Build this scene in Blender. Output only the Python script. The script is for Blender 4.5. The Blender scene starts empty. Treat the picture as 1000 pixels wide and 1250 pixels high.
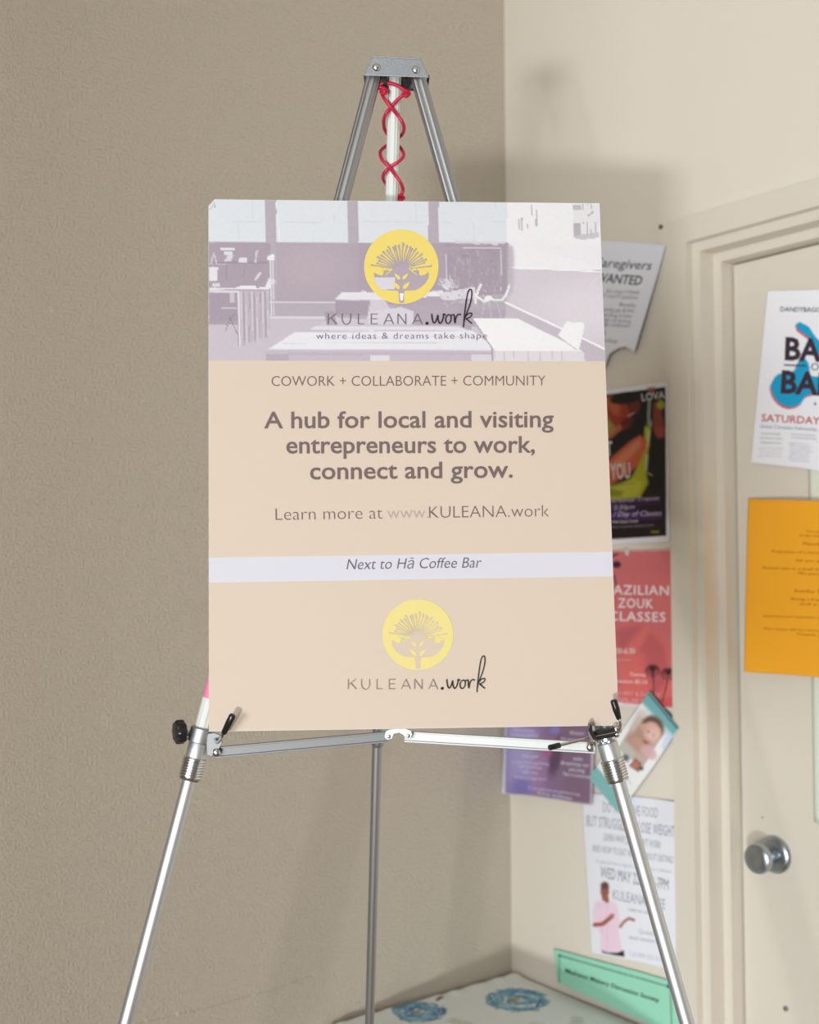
import bpy, bmesh, math, random
import numpy as np
from mathutils import Vector, Matrix
random.seed(7); np.random.seed(7)
SC = bpy.context.scene
COL = SC.collection

# ------------------------------------------------------------------ camera, light, exposure
FPX = 1458.0
CAM = Vector((-1.77, -1.985, 1.48))
YAW = math.atan2(0.602, 0.799)              # heading away from +Y towards +X
PITCH = math.radians(2.4); ROLL = math.radians(0.256)
Rm = Matrix.Rotation(-YAW, 3, 'Z') @ Matrix.Rotation(math.pi/2 + PITCH, 3, 'X') @ Matrix.Rotation(-ROLL, 3, 'Z')
cd = bpy.data.cameras.new('camera'); cam = bpy.data.objects.new('camera', cd); COL.objects.link(cam)
cam.matrix_world = Matrix.Translation(CAM) @ Rm.to_4x4()
cd.sensor_fit = 'HORIZONTAL'; cd.sensor_width = 36.0; cd.lens = FPX/1000*36.0
cd.clip_start = 0.05
cd.dof.use_dof = True; cd.dof.focus_distance = 1.33; cd.dof.aperture_fstop = 6.3
SC.camera = cam
SC.view_settings.view_transform = 'Standard'; SC.view_settings.look = 'None'
SC.view_settings.gamma = 1.0; SC.view_settings.use_curve_mapping = False
SC.view_settings.exposure = 0.0
w = bpy.data.worlds.new('world'); SC.world = w; w.use_nodes = True
w.node_tree.nodes['Background'].inputs[0].default_value = (0.90, 0.95, 1.0, 1)
w.node_tree.nodes['Background'].inputs[1].default_value = 0.25

def area(name, loc, target, sx, sy, power, col):
    l = bpy.data.lights.new(name, 'AREA'); l.shape = 'RECTANGLE'; l.size = sx; l.size_y = sy
    l.energy = power; l.color = col
    o = bpy.data.objects.new(name, l); COL.objects.link(o); o.location = loc
    o.rotation_euler = (Vector(target)-Vector(loc)).to_track_quat('-Z', 'Y').to_euler()
    return o
# daylight thrown up from the sunlit ground outside the glass door behind the camera
area('doorway_daylight', (-4.90, -3.95, 0.06), (-0.6, -0.7, 1.4), 0.42, 0.20, 140, (1.0, 0.985, 0.955))
# tall window further round, softer
area('window_daylight', (-9.4, -4.9, 1.5), (-0.4, -0.6, 1.3), 3.2, 2.4, 455, (0.94, 0.98, 1.0))

# ------------------------------------------------------------------ helpers
def ray(px, py):
    return (Rm @ Vector((px-500.0, 625.0-py, -FPX))).normalized()
FWD = Rm @ Vector((0, 0, -1))
def P(px, py, d):
    r = ray(px, py); return CAM + r*(d/r.dot(FWD))
def hit(px, py, p0, n):
    r = ray(px, py); return CAM + r*((p0-CAM).dot(n)/r.dot(n))
def lin(c):
    c = np.asarray(c, dtype=float)/255.0
    return np.where(c <= 0.04045, c/12.92, ((c+0.055)/1.055)**2.4)
def alb(c, gain=1.0):
    return tuple(float(min(0.95, v/gain)) for v in lin(c))
MATS = {}
def mat(name, rgb, rough=0.5, metal=0.0, bump=None, spec=None, mottle=None, attr=None, aniso=0):
    if name in MATS: return MATS[name]
    m = bpy.data.materials.new(name); m.use_nodes = True
    nt = m.node_tree; b = nt.nodes['Principled BSDF']
    b.inputs['Base Color'].default_value = (*rgb, 1); b.inputs['Roughness'].default_value = rough
    b.inputs['Metallic'].default_value = metal
    if spec is not None: b.inputs['Specular IOR Level'].default_value = spec
    tc = nt.nodes.new('ShaderNodeTexCoord')
    if attr:
        a = nt.nodes.new('ShaderNodeAttribute'); a.attribute_name = attr
        nt.links.new(a.outputs['Color'], b.inputs['Base Color'])
    if mottle:
        n = nt.nodes.new('ShaderNodeTexNoise'); n.inputs['Scale'].default_value = mottle[0]; n.inputs['Detail'].default_value = 4
        r = nt.nodes.new('ShaderNodeValToRGB')
        r.color_ramp.elements[0].position = 0.3; r.color_ramp.elements[1].position = 0.7
        r.color_ramp.elements[0].color = (*[v*(1-mottle[1]) for v in rgb], 1)
        r.color_ramp.elements[1].color = (*[min(1, v*(1+mottle[1])) for v in rgb], 1)
        nt.links.new(tc.outputs['Object'], n.inputs['Vector']); nt.links.new(n.outputs[0], r.inputs[0])
        nt.links.new(r.outputs[0], b.inputs['Base Color'])
    if bump:
        n = nt.nodes.new('ShaderNodeTexNoise'); n.inputs['Scale'].default_value = bump[0]
        n.inputs['Detail'].default_value = 3; n.inputs['Roughness'].default_value = 0.55
        bp = nt.nodes.new('ShaderNodeBump'); bp.inputs['Strength'].default_value = bump[1]; bp.inputs['Distance'].default_value = bump[2]
        nt.links.new(tc.outputs['Object'], n.inputs['Vector']); nt.links.new(n.outputs[0], bp.inputs['Height'])
        nt.links.new(bp.outputs[0], b.inputs['Normal'])
    MATS[name] = m
    return m

def obj(name, bm, m, parent=None, smooth=False, label=None, cat=None, kind=None, group=None, bevel=0, solid=0):
    me = bpy.data.meshes.new(name)
    bmesh.ops.recalc_face_normals(bm, faces=bm.faces)
    bm.to_mesh(me); bm.free()
    me.materials.append(m)
    if smooth:
        for p in me.polygons: p.use_smooth = True
        try: me.set_sharp_from_angle(angle=math.radians(38))
        except Exception: pass
    o = bpy.data.objects.new(name, me); COL.objects.link(o)
    if bevel:
        md = o.modifiers.new('bevel', 'BEVEL'); md.width = bevel; md.segments = 2; md.limit_method = 'ANGLE'
    if solid:
        md = o.modifiers.new('solid', 'SOLIDIFY'); md.thickness = solid; md.offset = -1
    return fin(o, parent, label, cat, kind, group)
def fin(o, parent=None, label=None, cat=None, kind=None, group=None):
    if parent is not None:
        o.parent = parent
        pw = Matrix.Identity(4); q = parent
        while q is not None:
            pw = (q.matrix_basis) @ pw if q is parent else q.matrix_basis @ q.matrix_parent_inverse @ pw
            q = q.parent
        o.matrix_parent_inverse = parent_world(parent).inverted()
    if label: o['label'] = label
    if cat: o['category'] = cat
    if kind: o['kind'] = kind
    if group: o['group'] = group
    return o
def parent_world(p):
    m = p.matrix_basis.copy()
    if p.parent is not None: m = parent_world(p.parent) @ p.matrix_parent_inverse @ m
    return m
def empty(name, loc, label, cat, group=None):
    o = bpy.data.objects.new(name, None); COL.objects.link(o); o.location = loc; o.empty_display_size = .05
    return fin(o, None, label, cat, None, group)

def add_box(bm, lo, hi):
    lo = Vector(lo); hi = Vector(hi)
    vs = [bm.verts.new((x, y, z)) for x in (lo.x, hi.x) for y in (lo.y, hi.y) for z in (lo.z, hi.z)]
    for f in ((0,1,3,2),(4,6,7,5),(0,4,5,1),(2,3,7,6),(0,2,6,4),(1,5,7,3)):
        bm.faces.new([vs[i] for i in f])
def frame_of(d):
    d = Vector(d).normalized()
    a = Vector((0, 0, 1)) if abs(d.z) < .9 else Vector((1, 0, 0))
    u = d.cross(a).normalized(); v = d.cross(u).normalized()
    return u, v
def add_lathe(bm, a, b, prof, n=24, flute=None):
    """prof: list of (t along a->b in metres, radius)"""
    a = Vector(a); b = Vector(b); d = (b-a).normalized(); u, v = frame_of(d)
    rings = []
    for t, r in prof:
        ring = []
        for k in range(n):
            an = 2*math.pi*k/n
            rr = r*(1+(flute[1]*math.cos(flute[0]*an) if flute else 0))
            ring.append(bm.verts.new(a+d*t+u*(rr*math.cos(an))+v*(rr*math.sin(an))))
        rings.append(ring)
    for r0, r1 in zip(rings, rings[1:]):
        for k in range(n):
            bm.faces.new((r0[k], r0[(k+1) % n], r1[(k+1) % n], r1[k]))
    bm.faces.new(rings[0][::-1]); bm.faces.new(rings[-1])
def add_tube(bm, a, b, r, n=24, flute=None):
    L = (Vector(b)-Vector(a)).length
    add_lathe(bm, a, b, [(0, r), (L, r)], n, flute)
def smooth_pts(pts, n=6):
    """Catmull-Rom through pts"""
    pts = [Vector(p) for p in pts]; out = []
    q = [pts[0]*2-pts[1]]+pts+[pts[-1]*2-pts[-2]]
    for i in range(1, len(q)-2):
        for k in range(n):
            t = k/n; p0, p1, p2, p3 = q[i-1:i+3]
            out.append(.5*((2*p1)+(p2-p0)*t+(2*p0-5*p1+4*p2-p3)*t*t+(3*p1-3*p2+p3-p0)*t**3))
    out.append(pts[-1]); return out
def add_path(bm, pts, r, n=10, rad=None):
    rings = []; u = None
    for i, p in enumerate(pts):
        d = (pts[min(i+1, len(pts)-1)]-pts[max(i-1, 0)]).normalized()
        if u is None: u, v = frame_of(d)
        else:
            u = (u-d*u.dot(d)).normalized(); v = d.cross(u)
        rr = rad[i] if rad else r
        rings.append([bm.verts.new(p+u*(rr*math.cos(2*math.pi*k/n))+v*(rr*math.sin(2*math.pi*k/n))) for k in range(n)])
    for r0, r1 in zip(rings, rings[1:]):
        for k in range(n): bm.faces.new((r0[k], r0[(k+1) % n], r1[(k+1) % n], r1[k]))
    bm.faces.new(rings[0][::-1]); bm.faces.new(rings[-1])
def add_bar(bm, a, b, h, t, up=(0, 0, 1)):
    """flat bar from a to b, height h along up, thickness t"""
    a = Vector(a); b = Vector(b); d = (b-a).normalized(); up = Vector(up); up = (up-d*up.dot(d)).normalized(); n = d.cross(up)
    vs = [bm.verts.new(p+up*(s*h/2)+n*(q*t/2)) for p in (a, b) for s in (-1, 1) for q in (-1, 1)]
    for f in ((0,1,3,2),(4,6,7,5),(0,4,5,1),(2,3,7,6),(0,2,6,4),(1,5,7,3)): bm.faces.new([vs[i] for i in f])
def add_plate(bm, pts, n, t):
    """prism: outline pts, thickness t along n"""
    n = Vector(n).normalized()
    a = [bm.verts.new(Vector(p)) for p in pts]; b = [bm.verts.new(Vector(p)+n*t) for p in pts]
    bm.faces.new(a); bm.faces.new(b[::-1])
    for i in range(len(a)):
        j = (i+1) % len(a); bm.faces.new((a[i], b[i], b[j], a[j]))

# ------------------------------------------------------------------ painting of prints (numpy), colours in 0..255
class Canvas:
    def __init__(s, x0, y0, x1, y1, sc, col):
        s.x0, s.y0, s.sc = x0, y0, sc
        s.w = int((x1-x0)*sc); s.h = int((y1-y0)*sc)
        s.a = np.ones((s.h, s.w, 3))*np.array(col, float)
        yy, xx = np.mgrid[0:s.h, 0:s.w]
        s.X = x0+(xx+.5)/sc; s.Y = y0+(yy+.5)/sc
    def _mix(s, m, col):
        s.a = s.a*(1-m[..., None])+np.array(col, float)*m[..., None]
    def poly(s, pts, col, al=1.0, soft=0.0):
        pts = np.array(pts, float); acc = np.zeros((s.h, s.w))
        offs = [(-.25, -.25), (.25, -.25), (-.25, .25), (.25, .25)]
        for ox, oy in offs:
            X = s.X+ox/s.sc; Y = s.Y+oy/s.sc; ins = np.zeros((s.h, s.w), bool); j = len(pts)-1
            for i in range(len(pts)):
                xi, yi = pts[i]; xj, yj = pts[j]
                if yi != yj:
                    ins ^= ((yi > Y) != (yj > Y)) & (X < (xj-xi)*(Y-yi)/(yj-yi)+xi)
                j = i
            acc += ins*.25
        if soft: acc = blur(acc, soft*s.sc)
        s._mix(acc*al, col)
    def rect(s, x0, y0, x1, y1, col, al=1.0, soft=0.0):
        s.poly([(x0, y0), (x1, y0), (x1, y1), (x0, y1)], col, al, soft)
    def line(s, pts, wd, col, al=1.0):
        pts = np.array(pts, float); d = np.full((s.h, s.w), 1e9)
        for (ax, ay), (bx, by) in zip(pts, pts[1:]):
            dx, dy = bx-ax, by-ay; L = dx*dx+dy*dy+1e-9
            t = np.clip(((s.X-ax)*dx+(s.Y-ay)*dy)/L, 0, 1)
            d = np.minimum(d, np.hypot(s.X-ax-t*dx, s.Y-ay-t*dy))
        s._mix(np.clip((wd/2-d)*s.sc+.5, 0, 1)*al, col)
    def ell(s, cx, cy, rx, ry, col, al=1.0, rot=0.0, soft=.15):
        c, q = math.cos(math.radians(rot)), math.sin(math.radians(rot))
        u = ((s.X-cx)*c+(s.Y-cy)*q)/rx; v = (-(s.X-cx)*q+(s.Y-cy)*c)/ry
        s._mix(np.clip((1-np.hypot(u, v))/soft+.5, 0, 1)*al, col)
    def blur(s, r):
        for k in range(3): s.a[..., k] = blur(s.a[..., k], r*s.sc)
    def noise(s, amp, size=1.0):
        n = np.random.randn(s.h, s.w)
        if size > 0: n = blur(n, size*s.sc); n /= n.std()+1e-9
        s.a += n[..., None]*amp
    def sample(s, x, y):
        i = np.clip(((np.asarray(x)-s.x0)*s.sc), 0, s.w-1.001); j = np.clip(((np.asarray(y)-s.y0)*s.sc), 0, s.h-1.001)
        return np.clip(s.a[j.astype(int), i.astype(int)], 0, 255)
def blur(a, r):
    if r < .3: return a
    k = max(1, int(r*2.5)); g = np.exp(-(np.arange(-k, k+1)**2)/(2*r*r)); g /= g.sum()
    p = np.pad(a, k, mode='edge')
    p = np.apply_along_axis(lambda v: np.convolve(v, g, 'valid'), 0, p) if a.shape[0]*a.shape[1] < 1e3 else sum(g[i]*p[i:i+a.shape[0], :] for i in range(2*k+1))
    if p.shape[1] != a.shape[1]: p = sum(g[i]*p[:, i:i+a.shape[1]] for i in range(2*k+1))
    return p

def polyline(pts, t):
    """point at fraction t of an edge given as a list of points"""
    if len(pts) == 2:
        return (pts[0][0]*(1-t)+pts[1][0]*t, pts[0][1]*(1-t)+pts[1][1]*t)
    L = [0]
    for a, b in zip(pts, pts[1:]): L.append(L[-1]+math.hypot(b[0]-a[0], b[1]-a[1]))
    s = t*L[-1]
    for i in range(len(pts)-1):
        if s <= L[i+1] or i == len(pts)-2:
            q = (s-L[i])/(L[i+1]-L[i]+1e-9); q = min(1, q)
            return (pts[i][0]*(1-q)+pts[i+1][0]*q, pts[i][1]*(1-q)+pts[i+1][1]*q)
def sheet(name, top, right, bottom, left, surf, nx, ny, canvas=None, col=None, gain=1.0, rough=.6, parent=None,
          label=None, cat=None, group=None, solid=0, spec=.3, off=0):
    """curved paper: edges are lists of points (top and bottom left-to-right, left and right top-down); surf(px,py,off)->3D"""
    T = [polyline(top, i/nx) for i in range(nx+1)]; B = [polyline(bottom, i/nx) for i in range(nx+1)]
    Lf = [polyline(left, j/ny) for j in range(ny+1)]; Rt = [polyline(right, j/ny) for j in range(ny+1)]
    c00, c10, c01, c11 = T[0], T[-1], B[0], B[-1]
    verts = []; pix = []
    for j in range(ny+1):
        v = j/ny
        for i in range(nx+1):
            u = i/nx
            q = [(1-v)*T[i][k]+v*B[i][k]+(1-u)*Lf[j][k]+u*Rt[j][k]
                 - ((1-u)*(1-v)*c00[k]+u*(1-v)*c10[k]+(1-u)*v*c01[k]+u*v*c11[k]) for k in (0, 1)]
            pix.append(q); verts.append(surf(q[0], q[1], off))
    faces = [(j*(nx+1)+i, (j+1)*(nx+1)+i, (j+1)*(nx+1)+i+1, j*(nx+1)+i+1) for j in range(ny) for i in range(nx)]
    me = bpy.data.meshes.new(name); me.from_pydata([tuple(v) for v in verts], [], faces)
    for p in me.polygons: p.use_smooth = True
    if canvas is not None:
        pix = np.array(pix); c = lin(canvas.sample(pix[:, 0], pix[:, 1]))/gain
        at = me.color_attributes.new('ink', 'FLOAT_COLOR', 'POINT')
        at.data.foreach_set('color', np.concatenate([np.clip(c, 0, .95), np.ones((len(c), 1))], 1).astype(np.float32).ravel())
        m = mat('printed_paper_%d' % int(rough*100), (1, 1, 1), rough, spec=spec, attr='ink')
    else: m = mat('paper_'+name, alb(col, gain), rough, spec=spec, bump=(60, .2, .001))
    me.materials.append(m)
    o = bpy.data.objects.new(name, me); COL.objects.link(o)
    if solid:
        md = o.modifiers.new('solid', 'SOLIDIFY'); md.thickness = solid; md.offset = 0
    return fin(o, parent, label, cat, None, group)

_tcache = {}
def text_mesh(s, bold=0, shear=0, res=3, space=1.0):
    key = (s, bold, shear, res, space)
    if key in _tcache: return _tcache[key]
    cu = bpy.data.curves.new('t', 'FONT'); cu.body = s; cu.offset = bold; cu.shear = shear; cu.resolution_u = res
    cu.space_character = space; cu.fill_mode = 'FRONT' if hasattr(cu, 'fill_mode') else cu.fill_mode
    o = bpy.data.objects.new('t', cu); COL.objects.link(o)
    dg = bpy.context.evaluated_depsgraph_get(); dg.update()
    me = bpy.data.meshes.new_from_object(o.evaluated_get(dg))
    V = [(v.co.x, v.co.y) for v in me.vertices]; Fc = [tuple(p.vertices) for p in me.polygons]
    bpy.data.objects.remove(o); bpy.data.curves.remove(cu); bpy.data.meshes.remove(me)
    _tcache[key] = (V, Fc); return V, Fc
CAP = XH = None
def text(s, p0, p1, h, col, surf, parent, bold=0, xh=None, shear=0, gain=1.0, off=.0006, res=3, up=None, name='lettering', space=1.0, rough=.6):
    """lettering whose baseline runs p0->p1 with capital height h"""
    global CAP, XH
    if CAP is None:
        V, _ = text_mesh('x'); XH = max(v[1] for v in V)
        V, _ = text_mesh('H'); CAP = max(v[1] for v in V)
    V, Fc = text_mesh(s, bold, shear, res, space)
    x0 = min(v[0] for v in V); x1 = max(v[0] for v in V); wd = x1-x0
    if up is None:
        dx, dy = p1[0]-p0[0], p1[1]-p0[1]; L = math.hypot(dx, dy); up = (dy/L, -dx/L)
    bm = bmesh.new(); vs = []
    for x, y in V:
        t = (x-x0)/wd; yy = y/CAP
        if xh and yy > 0:
            q0 = XH/CAP; yy = yy*xh/q0 if yy < q0 else (xh+(yy-q0)*(1.03-xh)/(1.03-q0) if yy < 1.03 else yy)
        yy *= h
        vs.append(bm.verts.new(surf(p0[0]+t*(p1[0]-p0[0])+up[0]*yy, p0[1]+t*(p1[1]-p0[1])+up[1]*yy, off)))
    for f in Fc:
        try: bm.faces.new([vs[i] for i in f])
        except Exception: pass
    m = mat('ink_%02x%02x%02x_%d' % (*[int(c) for c in col], int(gain*100)), alb(col, gain), rough, spec=.25)
    return obj(name, bm, m, parent)
def add_stroke(bm, pts, wd, surf, off, wlist=None):
    n = len(pts); L = []; R = []
    for i, p in enumerate(pts):
        a = pts[max(i-1, 0)]; b = pts[min(i+1, n-1)]; dx, dy = b[0]-a[0], b[1]-a[1]; l = math.hypot(dx, dy)+1e-9
        q = (wlist[i] if wlist else wd)/2
        L.append((p[0]-dy/l*q, p[1]+dx/l*q)); R.append((p[0]+dy/l*q, p[1]-dx/l*q))
    Lv = [bm.verts.new(surf(*q, off)) for q in L]; Rv = [bm.verts.new(surf(*q, off)) for q in R]
    for i in range(n-1):
        try: bm.faces.new((Lv[i], Lv[i+1], Rv[i+1], Rv[i]))
        except Exception: pass
def add_poly(bm, pts, surf, off):
    f = bm.faces.new([bm.verts.new(surf(p[0], p[1], off)) for p in pts]); return f
def sm2(pts, n=5):
    return [(p.x, p.y) for p in smooth_pts([Vector((a, b, 0)) for a, b in pts], n)]
def ink(col, gain=1.0): return mat('ink_%02x%02x%02x_%d' % (*[int(c) for c in col], int(gain*100)), alb(col, gain), .6, spec=.25)

# surfaces
NX = Vector((-1, 0, 0))
def wall_surf(bulge=lambda x, y: 0.0, base=.0008):
    def f(px, py, off=0):
        return hit(px, py, Vector((-(base+bulge(px, py)+off), 0, 0)), NX)
    return f

# ------------------------------------------------------------------ the setting
M_wl = mat('cream_wall_paint_shaded', (0.665, 0.603, 0.508), .62, bump=(230, 1.0, .0070), spec=.35)  # same cream paint; the dimmer, warmer light is put into its colour
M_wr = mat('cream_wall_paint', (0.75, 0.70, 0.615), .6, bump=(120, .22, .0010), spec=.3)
M_trim = mat('cream_trim_gloss', (0.71, 0.665, 0.58), .38, bump=(25, .05, .001))
M_floor = mat('floor_boards', (0.30, 0.20, 0.13), .45, mottle=(6, .25), bump=(30, .1, .001))
M_ceil = mat('ceiling_paint', (0.70, 0.67, 0.60), .8, bump=(90, .2, .001))
H = 2.95; X0 = -4.2; Y0 = -4.6
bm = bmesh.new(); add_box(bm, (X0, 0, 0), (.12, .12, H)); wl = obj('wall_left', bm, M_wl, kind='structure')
bm = bmesh.new(); add_box(bm, (-2.52, -1.12, 0), (-2.40, 0, H)); obj('wall_added_for_shade', bm, M_wl, kind='structure')  # unseen wall added to shade the far left of the left wall and board
bm = bmesh.new(); add_box(bm, (-2.4, -3.72, 0), (.12, -3.6, H)); obj('wall_back_added', bm, M_wl, kind='structure')  # unseen wall added behind the camera to cut ambient light on the door reveals
bm = bmesh.new(); add_box(bm, (X0, Y0, -.1), (.12, .12, 0)); obj('floor', bm, M_floor, kind='structure')
bm = bmesh.new(); add_box(bm, (X0, Y0, H), (.12, .12, H+.1)); obj('ceiling', bm, M_ceil, kind='structure')

# door opening: stepped profile read where the photo shows each arris (at eye level)
row = 700
CX = -.014
y_out = hit(819, row, Vector((CX, 0, 0)), NX).y
prof = [(0.0, 0.0), (0.0, CX)]
y_c = hit(843.5, row, Vector((CX, 0, 0)), NX).y; prof.append((y_out-y_c, CX))
def xat(px, y):
    return hit(px, row, Vector((0, y, 0)), Vector((0, 1, 0))).x
x2 = xat(851, y_c); prof.append((y_out-y_c, x2))
y_d = hit(860.5, row, Vector((x2, 0, 0)), NX).y; prof.append((y_out-y_d, x2))
x3 = xat(877, y_d); prof.append((y_out-y_d, x3))
y_e = hit(886.5, row, Vector((x3, 0, 0)), NX).y; prof.append((y_out-y_e, x3))
x4 = xat(900, y_e); prof.append((y_out-y_e, x4+.03))
z_out = hit(819, 270, Vector((CX, 0, 0)), NX).z
DW = .80
y_far = y_e-DW-(y_out-y_e)
a_in = y_out-y_e
def ring(a, x):
    return [(x, y_out-a, 0.0), (x, y_out-a, z_out-a), (x, y_far+a, z_out-a), (x, y_far+a, 0.0)]
def sweep(prof):
    bm = bmesh.new(); R = [[bm.verts.new(p) for p in ring(a, x)] for a, x in prof]
    for r0, r1 in zip(R, R[1:]):
        for i in range(3): bm.faces.new((r0[i], r0[i+1], r1[i+1], r1[i]))
    return bm
a1 = prof[2][0]
obj('trim_1', sweep([(0.0, .0), (0, CX), (a1, CX), (a1, x2), (prof[4][0], x2), (prof[5][0], x3), (prof[6][0], x3), (prof[7][0], prof[7][1])]), M_trim, kind='structure')
XD = x4                                             # face of the door leaf
bm = bmesh.new()
YB = -3.6
add_plate(bm, [(0, 0, 0), (0, 0, H), (0, YB, H), (0, YB, 0), (0, y_far+a1-.004, 0), (0, y_far+a1-.004, z_out-a1+.004), (0, y_out-a1+.004, z_out-a1+.004), (0, y_out-a1+.004, 0)], (1, 0, 0), .12)
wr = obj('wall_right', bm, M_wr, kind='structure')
bm = bmesh.new(); add_box(bm, (XD, y_far+a_in+.003, .008), (XD+.035, y_e-.003, z_out-a_in-.003))
door = obj('door_1', bm, M_trim, kind='structure', bevel=.001)
# door knob
kz = hit(947, 1043, Vector((XD, 0, 0)), NX)
M_steel = mat('satin_steel_knob', (0.44, 0.49, 0.55), .3, 1.0, bump=(300, .03, .0005))
bm = bmesh.new()
add_lathe(bm, kz, kz+NX, [(0, .034), (.004, .034), (.008, .031), (.010, .026), (.011, .016)], 40)
knob = obj('door_knob', bm, M_steel, door, smooth=True, label='round satin steel door knob')
bm = bmesh.new()
add_lathe(bm, kz, kz+NX, [(.010, .014), (.024, .011), (.030, .013), (.036, .021), (.044, .0265), (.052, .027), (.057, .0255), (.060, .021), (.0605, .012), (.0595, .004)], 40)
obj('knob_handle', bm, M_steel, knob, smooth=True)
bm = bmesh.new(); s = hit(960, 1231, Vector((XD, 0, 0)), NX); add_lathe(bm, s, s+NX, [(0, .0052), (.003, .005), (.005, .0035), (.0055, .001)], 16)
obj('screw_head', bm, M_steel, door, smooth=True, label='small shiny screw low on the door')
bm = bmesh.new(); s = hit(931, 998, Vector((XD, 0, 0)), NX); add_lathe(bm, s, s+NX, [(0, .002), (.001, .0015)], 8)
obj('paint_chip', bm, mat('grey_chip', (.3, .28, .25), .8), door)
# chips and spackle dots on the left wall
M_chip = mat('white_chip', (.72, .68, .6), .8)
def chip(px, py, r, sq=1.0):
    p = hit(px, py, Vector((0, 0, 0)), Vector((0, 1, 0))); bm = bmesh.new()
    vs = []
    for k in range(9):
        an = k*2*math.pi/9; rr = r*random.uniform(.6, 1.2)
        vs.append((p.x+rr*math.cos(an), p.y, p.z+rr*math.sin(an)*sq))
    add_plate(bm, vs, (0, -1, 0), .0006); obj('paint_chip', bm, M_chip, wl)
for px, py, r, sq in [(63, 379, .0042, .7), (83, 138, .002, 1), (178, 1246, .004, .8), (216, 1238, .0045, .9), (310, 1214, .004, .5), (352, 1200, .0025, .7),
                      (385, 1190, .0035, .6), (105, 331, .0015, 1)]: chip(px, py, r, sq)
bm = bmesh.new()
pts = [hit(x, y, Vector((0, -.0003, 0)), Vector((0, 1, 0))) for x, y in sm2([(165, 1249), (200, 1243), (217, 1238), (255, 1230), (300, 1217), (330, 1209), (352, 1201), (385, 1190)], 4)]
add_path(bm, pts, .0004, 5); obj('hairline_crack', bm, mat('crack_line', (.45, .40, .32), .9), wl)
# small brown nail in the cream wall
bm = bmesh.new(); s = hit(807.5, 277, Vector((0, 0, 0)), NX); add_lathe(bm, s, s+NX, [(0, .004), (.003, .0046), (.005, .003), (.0055, .001)], 12)
obj('nail', bm, mat('brown_nail', (.14, .07, .05), .5), smooth=True, label='small brown nail head in the cream wall above the torn caregivers flyer', cat='nail')

# ------------------------------------------------------------------ sign board
BC = P(500, 568, 1.320)
dh = (Rm @ Vector((24170, 123, -FPX))).normalized()
dv = (Rm @ Vector((-245, 14325, -FPX))).normalized()
BN = dh.cross(dv).normalized()
if BN.dot(CAM-BC) < 0: BN = -BN
def bsurf(px, py, off=0): return hit(px, py, BC+BN*off, BN)
outline = [(255, 893), (254.6, 251.5), (262, 243.3), (732, 248.2), (755.5, 885.5)]
bm = bmesh.new(); add_plate(bm, [bsurf(*p) for p in outline], -BN, .005)
board = obj('sign_board', bm, mat('white_foam_board', (.80, .80, .82), .45, bump=(40, .03, .001)), label='large printed foam sign board with yellow tree emblems standing on the easel', cat='sign')
G = 1.0
# beige field and pale strip printed on the board
BEI = (226, 210, 194); BG = 1.21
def board_quad(name, pts, col, off):
    bm = bmesh.new(); add_poly(bm, pts, bsurf, off); return obj(name, bm, ink(col, BG), board)
board_quad('beige_field', [(255.2, 440.0), (739.0, 441.0), (747.3, 673.5), (255, 680.6)], BEI, .0003)
board_quad('beige_field', [(255, 711.2), (748.6, 703.5), (755.0, 885.0), (255, 892.6)], BEI, .0003)
board_quad('pale_strip', [(255, 680.6), (747.3, 673.5), (748.6, 703.5), (255, 711.2)], (226, 226, 238), .0003)
# photograph of a workroom
MV = (187, 178, 191)
c = Canvas(250, 240, 745, 446, 2, MV)
WHT = (226, 231, 240)
c.poly([(250, 388), (420, 388), (600, 400), (745, 440), (745, 446), (250, 446)], (212, 205, 217))
c.poly([(250, 388), (400, 389), (330, 446), (250, 446)], (205, 197, 210))
c.rect(250, 297, 330, 396, (176, 163, 178)); c.rect(338, 297, 437, 367, (183, 170, 184)); c.ell(378, 325, 40, 30, (192, 178, 188), .7, soft=1)
c.rect(437, 297, 545, 372, (178, 166, 182))
for a, b, yb in ((250, 324, 295), (337.5, 424.5, 296), (437.5, 523, 296), (535.5, 619, 296)): c.rect(a, 240, b, yb, WHT)
c.line([(337, 247), (342, 296)], 1.2, (240, 242, 248))
for x0, x1 in ((262, 320), (345, 420), (440, 520), (540, 617)):
    c.line([(x0, 271), (x1, 271)], .8, (212, 218, 230)); c.line([((x0+x1)/2, 271), ((x0+x1)/2, 295)], .8, (214, 220, 230)); c.line([(x1-12, 245), (x1-12, 271)], .8, (214, 220, 230))
c.line([(250, 369), (437, 369)], 1.6, (222, 217, 228)); c.line([(250, 386.5), (410, 387.5)], 3, (222, 218, 228))
# right hand wall
c.rect(619, 240, 745, 330, (243, 242, 248)); c.poly([(619, 326), (745, 331), (745, 440), (619, 372)], (216, 209, 220))
c.poly([(619, 296), (628, 305), (628, 345), (619, 372)], (200, 190, 204), .8, 1.5)
c.ell(720, 375, 60, 30, (232, 226, 234), .6, soft=1); c.line([(619, 326.5), (745, 332)], 1.6, (250, 250, 253))
c.poly([(619, 296), (745, 330), (745, 300), (660, 296)], (238, 235, 243), .5, 3)
c.poly([(617, 372), (745, 428), (745, 446), (700, 446), (617, 396)], (203, 194, 207))
c.line([(617, 369), (745, 429)], 2.2, (250, 250, 252))
for x, y0, y1, wv in ((637, 266, 281, 2.2), (634, 268, 280, 1.2), (649, 250, 262, 1.2), (655, 256, 275, 2), (644, 273, 279, 1)): c.line([(x, y0), (x, y1)], wv, (190, 186, 194))
c.poly([(700, 249), (731, 249), (732, 290), (704, 292), (700, 288)], (234, 233, 239)); c.rect(700, 250, 709, 256, (196, 192, 202)); c.rect(700, 272, 709, 288, (188, 184, 194)); c.poly([(698, 289), (731, 283), (731, 290), (712, 293)], (206, 202, 212))
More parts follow.
